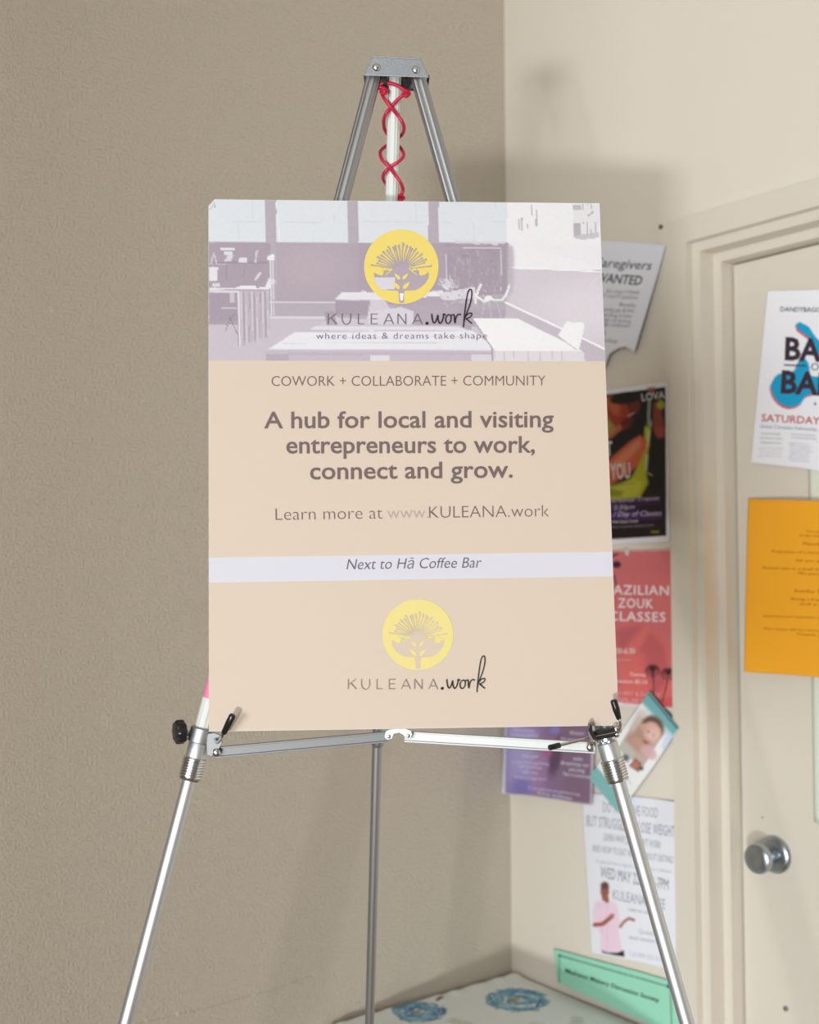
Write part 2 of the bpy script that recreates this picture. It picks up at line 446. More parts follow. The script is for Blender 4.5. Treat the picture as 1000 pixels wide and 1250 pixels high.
for x in (712, 717, 722, 727): c.line([(x, 271), (x, 286)], .9, (186, 182, 192)); c.line([(x, 249), (x, 255)], 1, (190, 186, 196))
c.line([(718, 263), (724, 259)], 1.2, (150, 146, 156))
c.line([(736, 335), (722, 345), (722, 395)], 1.2, (228, 222, 232))
# notice wall in the middle
c.rect(544, 297, 621, 360, (173, 160, 175)); c.rect(619, 300, 626, 358, (196, 186, 200), .7, 1)
for k in range(60):
    x = random.uniform(550, 612); y = random.uniform(305, 352); c.line([(x, y), (x+random.uniform(-2, 2), y+random.uniform(2, 9))], 1, (196, 186, 198), .6)
for k in range(25):
    x = random.uniform(548, 612); y = random.uniform(305, 355); c.line([(x, y), (x+random.uniform(3, 8), y)], 1, (158, 146, 162), .6)
for k in range(14):
    x = random.uniform(550, 615); c.ell(x, 297+random.uniform(-2, 1), 4, 2, (222, 218, 228), .8, soft=.6)
c.line([(545, 357), (545, 303), (612, 303), (612, 355), (585, 355)], 1.1, (216, 210, 222))
# shelves and desk on the left
c.line([(255, 320.5), (326, 320.5)], 1.4, (150, 138, 154)); c.line([(255, 322), (320, 322)], .8, (205, 198, 210))
c.rect(269, 303, 287, 306, (232, 230, 238)); c.rect(274, 307, 284, 311, (226, 224, 234)); c.poly([(273, 320), (278, 312), (285, 312), (282, 319)], (222, 218, 230)); c.rect(292, 314, 301, 320, (230, 228, 236))
c.line([(312, 320), (313, 308), (315, 306)], 2.2, (214, 210, 222)); c.line([(258, 320), (261, 309)], 2, (208, 202, 216)); c.line([(264, 320), (262, 312)], 2, (208, 202, 216))
c.line([(276, 323), (276, 342)], 1.2, (160, 148, 164)); c.line([(300, 323), (297, 337)], 1.2, (160, 148, 164)); c.line([(312, 341), (318, 333)], 2.5, (232, 230, 238))
c.rect(255, 326, 266, 343, (232, 232, 240)); c.rect(259, 346, 269, 350, (222, 218, 230)); c.rect(255, 351, 328, 353.5, (236, 235, 243)); c.poly([(255, 353), (300, 355), (295, 358), (255, 357)], (222, 218, 228))
c.poly([(285, 352), (295, 348.5), (312, 349), (314, 352.5)], (240, 240, 246))
c.rect(290, 355, 329, 412, (196, 187, 200)); c.poly([(290, 356), (329, 354), (329, 408), (294, 423)], (196, 187, 200))
for k in range(12):
    x = 291+k*3.3; c.line([(x, 356), (x+.6, 423-k*1.2)], 1.1, (218, 212, 222) if k % 2 else (168, 156, 172))
c.line([(291, 356), (293, 423)], 1.6, (238, 237, 244))
c.rect(256, 358, 290, 392, (172, 160, 176)); c.rect(280, 358, 287, 369, (206, 198, 210)); c.line([(271, 376), (288, 376)], 1.6, (214, 208, 218)); c.line([(275, 405), (281, 388), (288, 383)], 1, (150, 138, 154)); c.line([(280, 386), (290, 408)], 1, (150, 138, 154))
c.rect(327, 311, 335, 318, (240, 240, 246)); c.line([(330, 318), (331, 385)], 1.4, (232, 231, 240)); c.line([(333, 318), (334, 384)], 1, (224, 221, 232)); c.ell(333, 344, 3, 4, (226, 222, 232), soft=.4)
c.poly([(323, 352), (329, 338), (331, 352)], (236, 235, 243))
# tables
c.poly([(409, 365), (417, 357), (470, 357), (470, 366)], (234, 233, 241)); c.rect(410, 366, 449, 385, (174, 161, 177)); c.line([(409, 365.5), (462, 366.5)], 1.2, (212, 206, 218)); c.line([(440, 358), (443, 355), (447, 357)], 1.2, (240, 240, 246))
c.poly([(453, 366), (470, 366), (482, 388), (448, 390)], (216, 210, 221)); c.poly([(396, 381), (408, 381), (412, 398), (399, 398)], (176, 164, 180)); c.poly([(401, 386), (407, 385), (408, 397), (401, 397)], (186, 176, 190))
c.poly([(482, 362), (540, 362), (570, 374), (570, 392), (480, 388)], (184, 172, 188)); c.poly([(476, 357), (540, 355), (545, 362), (482, 363)], (238, 238, 245))
c.poly([(535, 358), (580, 350), (580, 364), (540, 367)], (226, 222, 232)); c.poly([(450, 381), (490, 375), (505, 380), (505, 396), (450, 396)], (222, 217, 228))
c.poly([(505, 374), (560, 374), (562, 402), (505, 398)], (186, 174, 190)); c.poly([(560, 378), (617, 378), (617, 390), (577, 392), (575, 408), (560, 405)], (184, 172, 188))
for k in range(45):
    a = random.uniform(-2.8, .1); r = random.uniform(3, 15); x, y = 546, 350
    c.line([(x, y+4), (x+r*math.cos(a), y+r*math.sin(a))], .8, random.choice([(228, 224, 234), (206, 198, 212), (240, 240, 246)]), .7)
for k in range(40):
    x = random.uniform(538, 592); y = random.uniform(352, 372); c.line([(x, y), (x+random.uniform(-4, 4), y+random.uniform(-3, 4))], 1, random.choice([(236, 235, 243), (210, 203, 216), (170, 158, 174)]), .8)
c.line([(580, 370), (583, 356), (587, 348)], 3, (240, 240, 246)); c.line([(583, 362), (592, 369), (598, 362), (602, 366), (613, 366), (618, 360), (622, 348)], 2.4, (246, 246, 250)); c.ell(596, 364, 5, 3.4, (244, 244, 249), rot=-25)
for x0, x1 in ((592, 588), (597, 600), (606, 612)): c.line([(x0, 368), (x1, 388)], .9, (206, 198, 212))
c.poly([(378, 402), (396, 397), (560, 397), (575, 404), (385, 404)], (208, 201, 214)); c.poly([(377, 403), (385, 398), (560, 399), (572, 404)], (230, 227, 236))
c.poly([(326, 427), (361, 405), (577, 403), (602, 424), (602, 428)], (236, 236, 244)); c.line([(361, 405), (575, 403)], 1, (204, 197, 210)); c.line([(345, 419), (590, 418)], .7, (216, 212, 224)); c.line([(352, 413), (583, 411)], .7, (222, 218, 229))
c.poly([(325, 427), (602, 428), (602, 446), (325, 446)], (201, 192, 206)); c.line([(325, 427), (602, 428)], 1.3, (212, 206, 217)); c.rect(325, 432, 352, 446, (186, 175, 190)); c.rect(452, 434, 476, 446, (228, 225, 235)); c.rect(575, 432, 600, 446, (222, 217, 228)); c.rect(352, 431, 600, 433, (194, 184, 199))
c.poly([(577, 388.5), (632, 388.5), (712, 429), (604, 428)], (247, 247, 251)); c.line([(577, 389), (601, 425), (601, 440)], 1.3, (166, 155, 170)); c.line([(580, 396), (597, 418)], 1, (200, 193, 206))
c.poly([(604, 428), (712, 429), (716, 446), (604, 446)], (228, 224, 232))
for x in (616, 627, 645, 660, 674, 686, 700): c.line([(x, 429), (x, 446)], 1, (206, 199, 210))
c.poly([(681, 410), (692, 392.5), (712, 394), (714, 397), (707, 426), (702, 428)], (247, 247, 251)); c.line([(681, 410), (704, 427)], 1.2, (204, 196, 208)); c.poly([(709, 415), (745, 432), (745, 446), (716, 446)], (200, 190, 204), .8)
# laptop seen behind the emblem
c.poly([(456, 338), (482, 338), (482, 354), (458, 354)], (206, 203, 213))
c.noise(1.2, .5)
sheet('office_photograph', [(254.8, 251.6), (262, 243.5), (732, 248.4)], [(732, 248.4), (739.1, 441)], [(255, 440), (739.1, 441)], [(254.8, 251.6), (255, 440)], bsurf, 330, 132, c, gain=1.22, parent=board, off=.0004, rough=.45)

TXT = (112, 98, 96); GR = (150, 140, 136)
def btext(s, x0, y0, x1, y1, h, col, **k): return text(s, (x0, y0), (x1, y1), h, col, bsurf, board, off=.0009, **k)
btext('COWORK + COLLABORATE + COMMUNITY', 331.5, 471.3, 666, 470.6, 12.3, TXT, bold=-.012)
btext('A hub for local and visiting', 322.5, 522.6, 676, 521.3, 19.6, TXT, bold=.012, xh=.70)
btext('entrepreneurs to work,', 349.5, 553.3, 653, 552.3, 19.6, TXT, bold=.012, xh=.70)
btext('connect and grow.', 378.5, 585.0, 626, 582.8, 19.6, TXT, bold=.012, xh=.70)
btext('Learn more at', 336.5, 635.0, 467, 633.2, 14.3, TXT, bold=-.016, xh=.70)
btext('www.', 473, 633.1, 523, 632.4, 14.0, (176, 164, 158), bold=-.016, xh=.70)
btext('KULEANA.work', 524, 632.4, 670, 630.6, 14.3, TXT, bold=-.016, xh=.70)
btext('Next to H\u0101 Coffee Bar', 423, 695.2, 588, 692.8, 12.6, (104, 98, 108), xh=.69, bold=-.008, shear=.22)
btext('where ideas & dreams take shape', 386, 413.8, 594.5, 413.4, 7.8, (98, 92, 102), bold=-.012, space=1.15)

def emblem(cx, cy, r, yel, neg, thin, off=.0007):
    K = r/45.5
    def T(x, y): return (cx+((x-316)/5.263)*K, cy+((y-292)/5.263)*K)
    bm = bmesh.new(); add_poly(bm, [(cx+r*math.cos(a), cy+r*math.sin(a)) for a in [2*math.pi*k/72 for k in range(72)]], bsurf, off)
    obj('emblem_disc', bm, ink(yel, BG), board)
    bm = bmesh.new(); o2 = off+.0003
    T_ = T
    add_poly(bm, [T(x, y) for x, y in [(140, 330), (190, 352), (210, 310), (250, 322), (272, 306), (282, 282), (316, 270), (350, 282), (360, 306), (382, 322), (422, 310), (440, 352), (494, 330), (490, 365), (470, 398), (440, 425), (405, 443), (338, 446), (332, 470), (334, 520), (318, 526), (302, 520), (300, 470), (294, 446), (227, 443), (192, 425), (162, 398), (142, 365)]], bsurf, o2)
    rng = random.Random(3)
    for k in range(22):
        a = math.radians(9+k*162/21+rng.uniform(-2, 2)); l = 168*(0.93+.09*rng.random())*(1-.07*abs(math.cos(a))**2) - (8 if k % 2 else 0)
        if k in (0, 21): l = 178
        x0, y0 = 316+math.cos(a)*44, 312-math.sin(a)*36; x1, y1 = 316+math.cos(a)*l*1.08, 312-math.sin(a)*l
        add_stroke(bm, [T(x0, y0), T((x0+x1)/2, (y0+y1)/2), T(x1, y1)], (1.25 if not thin else 1.1)*K, bsurf, o2+.00002*(k+1))
        tx, ty = x1, y1; q = 7.5; add_stroke(bm, [T((x0+x1*2)/3, (y0+y1*2)/3), T(x1+8*rng.choice((-1, 1)), y1+3)], .9*K, bsurf, o2+.00002*(k+1)+.000005)
        add_poly(bm, [T(tx+q*math.cos(b)*(1 if i % 2 else .75), ty+q*math.sin(b)) for i, b in enumerate([2*math.pi*j/6 for j in range(6)])], bsurf, o2+.00002*(k+1)+.00001)
    obj('emblem_tree', bm, ink(neg, BG), board)
    bm = bmesh.new(); o3 = off+.0006
    leaf = [(0, 0), (-9, -14), (-24, -22), (-42, -30), (-34, -10), (-20, 6), (-6, 10)]
    for side in (1, -1):
        for dx, dy, s_ in ((-6, 365, .95), (-8, 425, 1.15)):
            add_poly(bm, [T(316+side*(dx+x*s_), dy+y*s_*1.1) for x, y in leaf], bsurf, o3)
        add_poly(bm, [T(316+side*x, y) for x, y in [(-176, 322), (-150, 316), (-128, 300), (-112, 330), (-122, 350), (-150, 345)]], bsurf, o3)
        add_stroke(bm, [T(316+side*45, 300), T(316+side*100, 345)], 1.0*K, bsurf, o3+.00003)
        add_stroke(bm, [T(316+side*50, 285), T(316+side*120, 320)], .8*K, bsurf, o3+.00005)
    obj('emblem_leaf', bm, ink(yel, BG), board)
    # thin capitals and brush script
    o4 = off+.0011
    def K2(x, y): return (cx+(x-490)*K, cy+(y-325.5)*K)
    bm = bmesh.new(); X = [400.5, 417.5, 437.3, 453, 468.5, 485.6, 503.5]; t, b_ = 382.8, 395.6; W = .95*K
    cnt = [0]
    def S(pts):
        cnt[0] += 1; add_stroke(bm, [K2(x, y) for x, y in pts], W, bsurf, o4+.00001*cnt[0])
    x = X[0]; S([(x, t), (x, b_)]); S([(x+9.5, t), (x+.4, 389.8)]); S([(x+3.4, 388), (x+10.2, b_)])
    x = X[1]; S(sm2([(x, t), (x, 390), (x+1.8, 394.3), (x+5, 396), (x+8.4, 394.3), (x+10.2, 390), (x+10.2, t)], 4))
    x = X[2]; S([(x, t), (x, b_)]); S([(x, b_-.4), (x+7, b_-.4)])
    x = X[3]; S([(x, t), (x, b_)]); S([(x, b_-.4), (x+8, b_-.4)]); S([(x, t+.4), (x+8, t+.4)]); S([(x, 389), (x+7.2, 389)])
    for x in (X[4], X[6]): S([(x, b_), (x+5.9, t)]); S([(x+5.9, t), (x+11.6, b_)]); S([(x+2.2, 391.6), (x+9.4, 391.6)])
    x = X[5]; S([(x, b_), (x, t)]); S([(x, t), (x+9.6, b_)]); S([(x+9.6, b_), (x+9.6, t)])
    obj('lettering', bm, ink((120, 110, 116) if not thin else (150, 136, 128)), board)
    bm = bmesh.new()
    def Z(x, y): return K2(430+x/5.263, 270+y/5.263)
    def SW(pts, wd=1.35):
        cnt[0] += 1; add_stroke(bm, [Z(x, y) for x, y in sm2(pts, 6)], wd*K, bsurf, o4+.00001*cnt[0])
    add_poly(bm, [(Z(480, 656)[0]+1.9*K*math.cos(a), Z(480, 656)[1]+1.9*K*math.sin(a)) for a in [2*math.pi*k/14 for k in range(14)]], bsurf, o4)
    SW([(510, 594), (513, 625), (522, 652), (534, 648), (545, 620), (550, 604), (552, 635), (562, 656), (575, 645), (585, 615), (586, 596), (600, 604)], 1.5)
    SW([(612, 604), (600, 622), (602, 648), (616, 657), (632, 640), (634, 612), (622, 600), (608, 608)], 1.35)
    SW([(634, 606), (648, 600), (655, 606), (656, 632), (660, 654), (664, 625), (676, 602), (690, 597), (698, 604)], 1.5)
    SW([(714, 682), (717, 640), (722, 590), (731, 520), (742, 460), (755, 438), (767, 447), (766, 490), (752, 545), (735, 590), (722, 625), (716, 655)], 1.35)
    SW([(722, 622), (738, 600), (756, 590), (768, 594), (762, 610), (745, 622), (732, 627), (746, 638), (758, 650), (770, 656)], 1.4)
    obj('lettering', bm, ink((40, 34, 40)), board)
emblem(490, 325.5, 45.5, (246, 224, 122), (184, 172, 186), False)
emblem(510.2, 774.6, 43.3, (244, 230, 150), (224, 207, 190), True)
# laptop and cup showing through the first emblem, pushed-in crumpled corner
bm = bmesh.new(); add_poly(bm, [(456.5, 338.6), (482.5, 338.6), (482, 353), (465, 353.5), (458, 345)], bsurf, .0012); obj('printed_laptop', bm, ink((205, 203, 214)), board)
bm = bmesh.new(); add_poly(bm, [(488, 358), (493, 358), (491.8, 367), (489, 367)], bsurf, .0013); obj('printed_cup', bm, ink((228, 228, 236)), board)
bm = bmesh.new(); add_stroke(bm, [(262.6, 250), (262.0, 253.5)], 1.2, bsurf, .0006); obj('dent', bm, ink((150, 158, 160)), board)
bm = bmesh.new(); add_stroke(bm, [(255.6, 256), (259, 252.5), (262.5, 246.5)], .8, bsurf, .0006); obj('dent', bm, ink((176, 182, 184)), board)

# ------------------------------------------------------------------ easel
M_alu = mat('bright_aluminium', (0.66, 0.69, 0.73), .5, 1.0, bump=(200, .03, .0004))
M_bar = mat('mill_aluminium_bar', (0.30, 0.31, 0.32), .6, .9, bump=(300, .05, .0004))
M_bar_lit = mat('mill_aluminium_bar_lit', (0.52, 0.54, 0.54), .6, .8, bump=(300, .05, .0004))  # same mill aluminium, lightened for the bright reflection on the right brace
M_alud = mat('dull_aluminium', (0.42, 0.43, 0.45), .5, 1.0, bump=(200, .05, .0004))
M_zinc = mat('zinc_plate', (0.33, 0.35, 0.38), .5, .85, bump=(500, .2, .0004), mottle=(700, .16))
M_chr = mat('polished_steel', (0.70, 0.72, 0.74), .22, 1.0)
M_blk = mat('black_plastic', (0.012, 0.012, 0.013), .28)
M_rub = mat('black_rubber', (0.02, 0.02, 0.02), .7)
M_lit_tube = mat('lit_fluted_tube', (0.66, 0.69, 0.66), .5, 0, spec=.4)  # ribbed aluminium catching the light, its brightness painted in as white
M_cord = mat('red_cord', (0.55, 0.012, 0.055), .38)
AP_L = P(457.5, 90, 1.405); AP_R = P(509, 90, 1.405); AP_C = P(482.5, 88, 1.412)
CO_L = P(245, 900, 1.328); CO_R = P(739.5, 900, 1.322)
easel = empty('easel', (BC.x, BC.y, 0), 'folding aluminium tripod easel holding the large sign board', 'easel')
def to_floor(a, b, z=.012):
    t = (a.z-z)/(a.z-b.z); return a+(b-a)*t
def leg(a, b, r1, r2, cut, upmat, lowmat, label=None, flute=None):
    d = (b-a).normalized(); L = (b-a).length; f = to_floor(a, b)
    bm = bmesh.new(); add_tube(bm, a, a+d*(L*cut), r1, 40, flute)
    up = obj('upper_leg', bm, upmat, easel, smooth=True, label=label)
    bm = bmesh.new(); add_tube(bm, a+d*(L*cut-.01), f, r2, 32)
    obj('lower_leg', bm, lowmat, easel, smooth=True)
    bm = bmesh.new(); add_lathe(bm, f-d*.03, f, [(0, r2+.0005), (.002, r2+.003), (.024, r2+.004), (.0299, r2+.001)], 24)
    obj('rubber_foot', bm, M_rub, easel, smooth=True)
    return d, f
dL, fL = leg(AP_L, CO_L, .0086, .0078, 1.03, M_alud, M_alu, None, (13, .045))
dR, fR = leg(AP_R, CO_R, .0086, .0080, 1.03, M_alud, M_alu, None, (13, .045))
RL = P(460.5, 905, 1.62)
dC = (RL-AP_C).normalized(); fC = to_floor(AP_C, RL)
bm = bmesh.new(); mid = AP_C+dC*.42; add_tube(bm, AP_C, mid, .0076, 40, (12, .05))
obj('upper_leg', bm, M_lit_tube, easel, smooth=True, label='fluted aluminium centre tube, painted white as lit')
bm = bmesh.new(); add_tube(bm, mid-dC*.01, fC, .0066, 32); obj('lower_leg', bm, M_alud, easel, smooth=True)
bm = bmesh.new(); add_lathe(bm, fC-dC*.03, fC, [(0, .0075), (.002, .010), (.024, .011), (.0299, .008)], 24); obj('rubber_foot', bm, M_rub, easel, smooth=True)
# apex bracket: front plate folded over the top and down the back
tl, tr, br, bl = (454, 69.5), (514, 72.5), (524, 94.5), (444.5, 92)
df, db = 1.388, 1.432
bm = bmesh.new()
F4 = [P(*p, df) for p in (tl, tr, br, bl)]; 
nb = (FWD*1.0)
add_plate(bm, F4, nb, .0016)
B4 = [p+nb*.046 for p in F4]; add_plate(bm, B4, nb, .0016)
add_plate(bm, [F4[0], F4[1], F4[1]+nb*.0476, F4[0]+nb*.0476], (F4[0]-F4[3]).normalized(), .0016)
br_o = obj('apex_bracket', bm, M_zinc, easel, bevel=.0006)
for x, y in ((459.4, 82.4), (507.5, 85.5)):
    bm = bmesh.new(); p = P(x, y, df); add_lathe(bm, p, p-FWD, [(0, .0048), (.0012, .0046), (.0026, .0033), (.0032, .001)], 20); obj('rivet', bm, M_chr, br_o, smooth=True)
for x in (469, 494.5):
    bm = bmesh.new(); add_plate(bm, [P(x-3.6, 92, 1.40), P(x+3.6, 92, 1.40), P(x+(2.6 if x < 480 else -1.5), 102, 1.40), P(x-1, 103, 1.40)], FWD, .018); obj('spacer', bm, M_rub, br_o)
for x, y, s_ in ((445.2, 97, -1), (523, 98, 1)):
    bm = bmesh.new(); add_plate(bm, [P(x-1.4, 92, 1.41), P(x+1.4, 92, 1.41), P(x+1.2-s_*1.2, 101, 1.41), P(x-1.2-s_*1.2, 100, 1.41)], FWD, .016); obj('spacer', bm, M_rub, br_o)
# red tape on the left tube beside the board
def on_leg(a, d, t0, t1, prof_r, name, m, label=None, n=32, flute=None):
    bm = bmesh.new(); add_lathe(bm, a+d*t0, a+d*t1, prof_r, n, flute); return obj(name, bm, m, easel, smooth=True, label=label)
LL = (CO_L-AP_L).length; LR = (CO_R-AP_R).length
bm = bmesh.new(); add_tube(bm, CO_L-dL*.105, CO_L-dL*.0440, .0092, 32); obj('grip_tape', bm, mat('pink_tape', (.80, .22, .42), .5), easel, smooth=True, label='bright pink tape band')
bm = bmesh.new(); add_tube(bm, CO_L-dL*.0440, CO_L-dL*.004, .0091, 40, (12, .04)); obj('white_sleeve', bm, M_lit_tube, easel, smooth=True, label='white fluted sleeve')
# telescoping collars: plain sleeve then ribbed nut
def collar(c0, d):
    bm = bmesh.new(); add_lathe(bm, c0+d*.004, c0+d*.03, [(0, .0108), (.001, .0114), (.018, .0114), (.0185, .0106), (.026, .0106)], 36)
    s_ = obj('collar', bm, M_alu, easel, smooth=True)
    pr = [(0, .0098), (.0012, .0118)]
    for k in range(7):
        t = .0022+k*.0030; pr += [(t, .0130), (t+.0013, .0130), (t+.0019, .0108), (t+.0026, .0108)]
    pr += [(.0240, .0128), (.0262, .0118), (.0266, .009)]
    bm = bmesh.new(); add_lathe(bm, c0+d*.0215, c0+d*.06, pr, 40); obj('ribbed_nut', bm, M_chr, s_, smooth=True)
    return s_
cl = collar(CO_L, dL); cr = collar(CO_R+dR*.002, dR)
UPL = -dL; UPR = -dR
RT = (Rm @ Vector((1, 0, 0)))
# --- left clamp: ring, side knob, tab with lever
perp = (RT-dL*RT.dot(dL)).normalized()
q = P(245.5, 897.5, 1.328)
bm = bmesh.new(); add_lathe(bm, q-dL*.0082, q+dL*.0082, [(0, .0125), (.0008, .0134), (.0156, .0134), (.0164, .0125)], 36)
ringL = obj('clamp_ring', bm, M_alud, easel, smooth=True)
bm = bmesh.new(); a = P(229, 898.5, 1.326); b = P(220, 893, 1.322); add_tube(bm, q-perp*.010, P(224, 895, 1.323), .0032, 14); obj('knob_stem', bm, M_chr, ringL, smooth=True)
kd = (P(213, 894.0, 1.318)-P(226, 892.6, 1.324)).normalized(); kc = P(225.8, 892.8, 1.322)
bm = bmesh.new(); add_lathe(bm, kc, kc+kd, [(0, .006), (.0004, .0108), (.002, .0125), (.009, .0128), (.0112, .0112), (.012, .006)], 48, (8, .06)); obj('clamp_knob', bm, M_blk, ringL, smooth=True, label='black fluted clamp knob')
bm = bmesh.new(); add_plate(bm, [P(x, y, 1.318) for x, y in ((251, 896), (262, 894.5), (270, 898), (271.5, 907), (268, 913), (259, 923.5), (253, 922), (252, 908))], FWD, .003); tab = obj('bracket_tab', bm, M_bar, ringL, bevel=.0005)
bm = bmesh.new(); add_path(bm, smooth_pts([P(262, 903, 1.318), P(264.5, 906.5, 1.302), P(268, 904.5, 1.288), P(271, 899.5, 1.274), P(273.5, 894, 1.268)], 5), .0017, 10); lv = obj('lever_rod', bm, M_chr, ringL, smooth=True)
bm = bmesh.new(); a = P(273.0, 895.2, 1.269); b = P(284.6, 872.3, 1.262); L = (b-a).length
add_lathe(bm, a, b, [(0, .0024), (.001, .0031), (L*.6, .0038), (L*.93, .0037), (L*.985, .0028), (L, .001)], 20); obj('lever_grip', bm, M_blk, ringL, smooth=True, label='black lever grip')
# --- right clamp: black tray, nut, two levers
perpR = (RT-dR*RT.dot(dR)).normalized()
qr = P(738.5, 894.5, 1.322)
bm = bmesh.new(); add_lathe(bm, qr-dR*.0060, qr+dR*.0085, [(0, .0100), (.0006, .0114), (.014, .0114), (.0145, .0104)], 36); ringR = obj('clamp_ring', bm, M_chr, easel, smooth=True)
D0 = 1.300
def bar2(p, q_, h, t, m, name, par, dd=D0, lab=None):
    bm = bmesh.new(); add_bar(bm, P(*p, dd), P(*q_, dd), h, t, (0, 0, 1)); return obj(name, bm, m, par, bevel=.0006, label=lab)
bar2((723, 895.6), (752, 889.6), .0048, .010, M_blk, 'support_tray', ringR, lab='black support tray')
bar2((726, 901.6), (751.5, 896.2), .0036, .009, M_blk, 'support_tray', ringR, lab='black support tray')
bar2((724, 898.4), (752.5, 892.8), .0020, .0085, M_chr, 'tray_rib', ringR)
bm = bmesh.new(); add_plate(bm, [P(x, y, 1.286) for x, y in ((718.2, 890.5), (720.3, 883), (722.8, 886), (723.8, 893), (727.5, 898), (727.6, 903), (724.5, 903), (721, 897), (719.5, 893.5))], FWD, .010); obj('tray_hook', bm, M_blk, ringR, bevel=.0004)
bm = bmesh.new(); add_plate(bm, [P(x, y, 1.293) for x, y in ((718.8, 893.6), (722.5, 896.5), (724.6, 903.5), (722, 905), (719.7, 900))], FWD, .003); obj('tray_washer', bm, M_chr, ringR)
bm = bmesh.new(); add_lathe(bm, P(749.5, 890.3, 1.300), P(757, 888.8, 1.300), [(0, .0052), (.001, .0060), (.0035, .0060), (.0042, .0047), (.0055, .0047), (.0060, .0056), (.0078, .0050)], 14); obj('tray_nut', bm, M_chr, ringR, smooth=True)
bm = bmesh.new(); add_lathe(bm, P(750, 896.3, 1.300), P(756, 895.2, 1.300), [(0, .0034), (.001, .0040), (.004, .0040), (.0052, .0030)], 12); obj('tray_nut', bm, M_chr, ringR, smooth=True)
bm = bmesh.new(); add_path(bm, smooth_pts([P(752, 890, 1.296), P(756.3, 889.2, 1.293), P(758, 884.5, 1.291), P(757, 879.5, 1.290), P(755.8, 875.5, 1.290)], 5), .0017, 10); obj('lever_rod', bm, M_chr, ringR, smooth=True)
bm = bmesh.new(); a = P(756.0, 878, 1.290); b = P(748.8, 853.8, 1.288); L = (b-a).length
add_lathe(bm, a, b, [(0, .0022), (.001, .0028), (L*.5, .0040), (L*.92, .0038), (L*.98, .0028), (L, .001)], 20); obj('lever_grip', bm, M_blk, ringR, smooth=True, label='black lever grip')
bm = bmesh.new(); add_path(bm, [P(725, 899.4, 1.296), P(682, 910, 1.285)], .0017, 12); obj('lever_rod', bm, M_chr, ringR, smooth=True)
bm = bmesh.new(); a = P(684, 909.5, 1.2855); b = P(669.4, 913.2, 1.282); L = (b-a).length
add_lathe(bm, a, b, [(0, .0026), (.0008, .0031), (L*.9, .0031), (L*.98, .0022), (L, .0008)], 20); obj('lever_grip', bm, M_blk, ringR, smooth=True, label='short black tip on the long lever')
# --- brace bars and hinge
def brace(p, q_, d0, d1, m, lab=None):
    bm = bmesh.new(); a = P(*p, d0); b = P(*q_, d1); h = .0122
    add_bar(bm, a, b, h, .003); ax = (b-a).normalized(); up = Vector((0, 0, 1)); up = (up-ax*up.dot(ax)).normalized()
    n = ax.cross(up);  n = n if n.dot(CAM-a) > 0 else -n
    add_bar(bm, a+up*h*.42+n*.002, b+up*h*.42+n*.002, h*.16, .003, up); add_bar(bm, a-up*h*.42+n*.002, b-up*h*.42+n*.002, h*.16, .003, up)
    return obj('brace_bar', bm, m, easel, bevel=.0004, label=lab)
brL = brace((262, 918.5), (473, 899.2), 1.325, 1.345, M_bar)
brR = brace((494, 898.8), (727, 912.8), 1.345, 1.322, M_bar_lit)
for x, y, dd in ((264.2, 918.3, 1.319), (721, 912, 1.312), (475, 898.6, 1.338), (498.5, 897.8, 1.338)):
    bm = bmesh.new(); p = P(x, y, dd); R_ = .0046 if x not in (475, 498.5) else .0036
    add_lathe(bm, p+FWD*.004, p-FWD, [(0, R_), (.0055, R_), (.0068, R_*.75), (.0076, R_*.3)], 20); obj('rivet', bm, M_chr, brL if x < 480 else brR, smooth=True)
bm = bmesh.new(); add_plate(bm, [P(x, y, 1.335) for x, y in ((469, 900), (471, 892.5), (476, 890), (484, 889.2), (495, 889), (502, 891.5), (504, 896.5), (501.5, 902.5), (496, 902.5), (492, 897.5), (487, 895), (481, 896.5), (479, 902), (473, 904))], FWD, .004)
obj('hinge', bm, M_alu, easel, bevel=.0009, label='curved steel hinge')
bm = bmesh.new(); p = P(461.5, 900, 1.60); add_lathe(bm, p-dC*.006, p+dC*.012, [(0, .0078), (.001, .0084), (.017, .0084), (.018, .0078)], 24); obj('leg_collar', bm, M_alud, easel, smooth=True)

# ------------------------------------------------------------------ red cord round the centre tube
def cpt(cx, cy, front):   # crop coordinates of the close look
    x, y = 400+cx/5.556, 50+cy/5.556
    z0 = AP_C+dC*((y-88)/1028*1.0)
    dd = (z0-CAM).dot(FWD)
    return P(x, y, dd+(-.0105 if front == 1 else (.0105 if front == -1 else 0)))
bm = bmesh.new()
A = [(330, 312, 1), (350, 300, 1), (385, 286, 1), (440, 290, 1), (500, 318, 1), (545, 352, 1), (538, 375, 1), (510, 372, 1), (470, 402, 1), (425, 452, 1), (392, 500, 1), (380, 550, 0), (392, 610, -1), (440, 672, -1), (497, 728, -1), (517, 775, 0), (490, 812, 1), (430, 850, 1), (388, 890, 1), (376, 925, 0), (386, 955, -1), (430, 1010, -1), (480, 1050, -1)]
B = [(345, 315, 1), (372, 318, 1), (366, 345, 0), (382, 388, 1), (425, 452, 1.4), (475, 505, 1), (510, 555, 1), (518, 600, 0), (500, 640, -1), (450, 680, -1), (393, 716, -1), (358, 752, 0), (370, 805, 1), (415, 858, 1.4), (460, 912, 1), (495, 960, 1), (512, 1010, 0), (500, 1045, 0), (492, 1075, 0), (505, 1110, 0), (495, 1150, 0)]
def cp2(t):
    f = t[2]; p = cpt(t[0], t[1], 1 if f >= 1 else f)
    return p-FWD*.004 if f > 1 else p
add_path(bm, smooth_pts([cp2(t) for t in A], 6), .0021, 10)
add_path(bm, smooth_pts([cp2(t) for t in B], 6), .0021, 10)
cord = obj('cord', bm, M_cord, smooth=True, label='red cord twisted round the fluted centre tube of the easel', cat='cord')
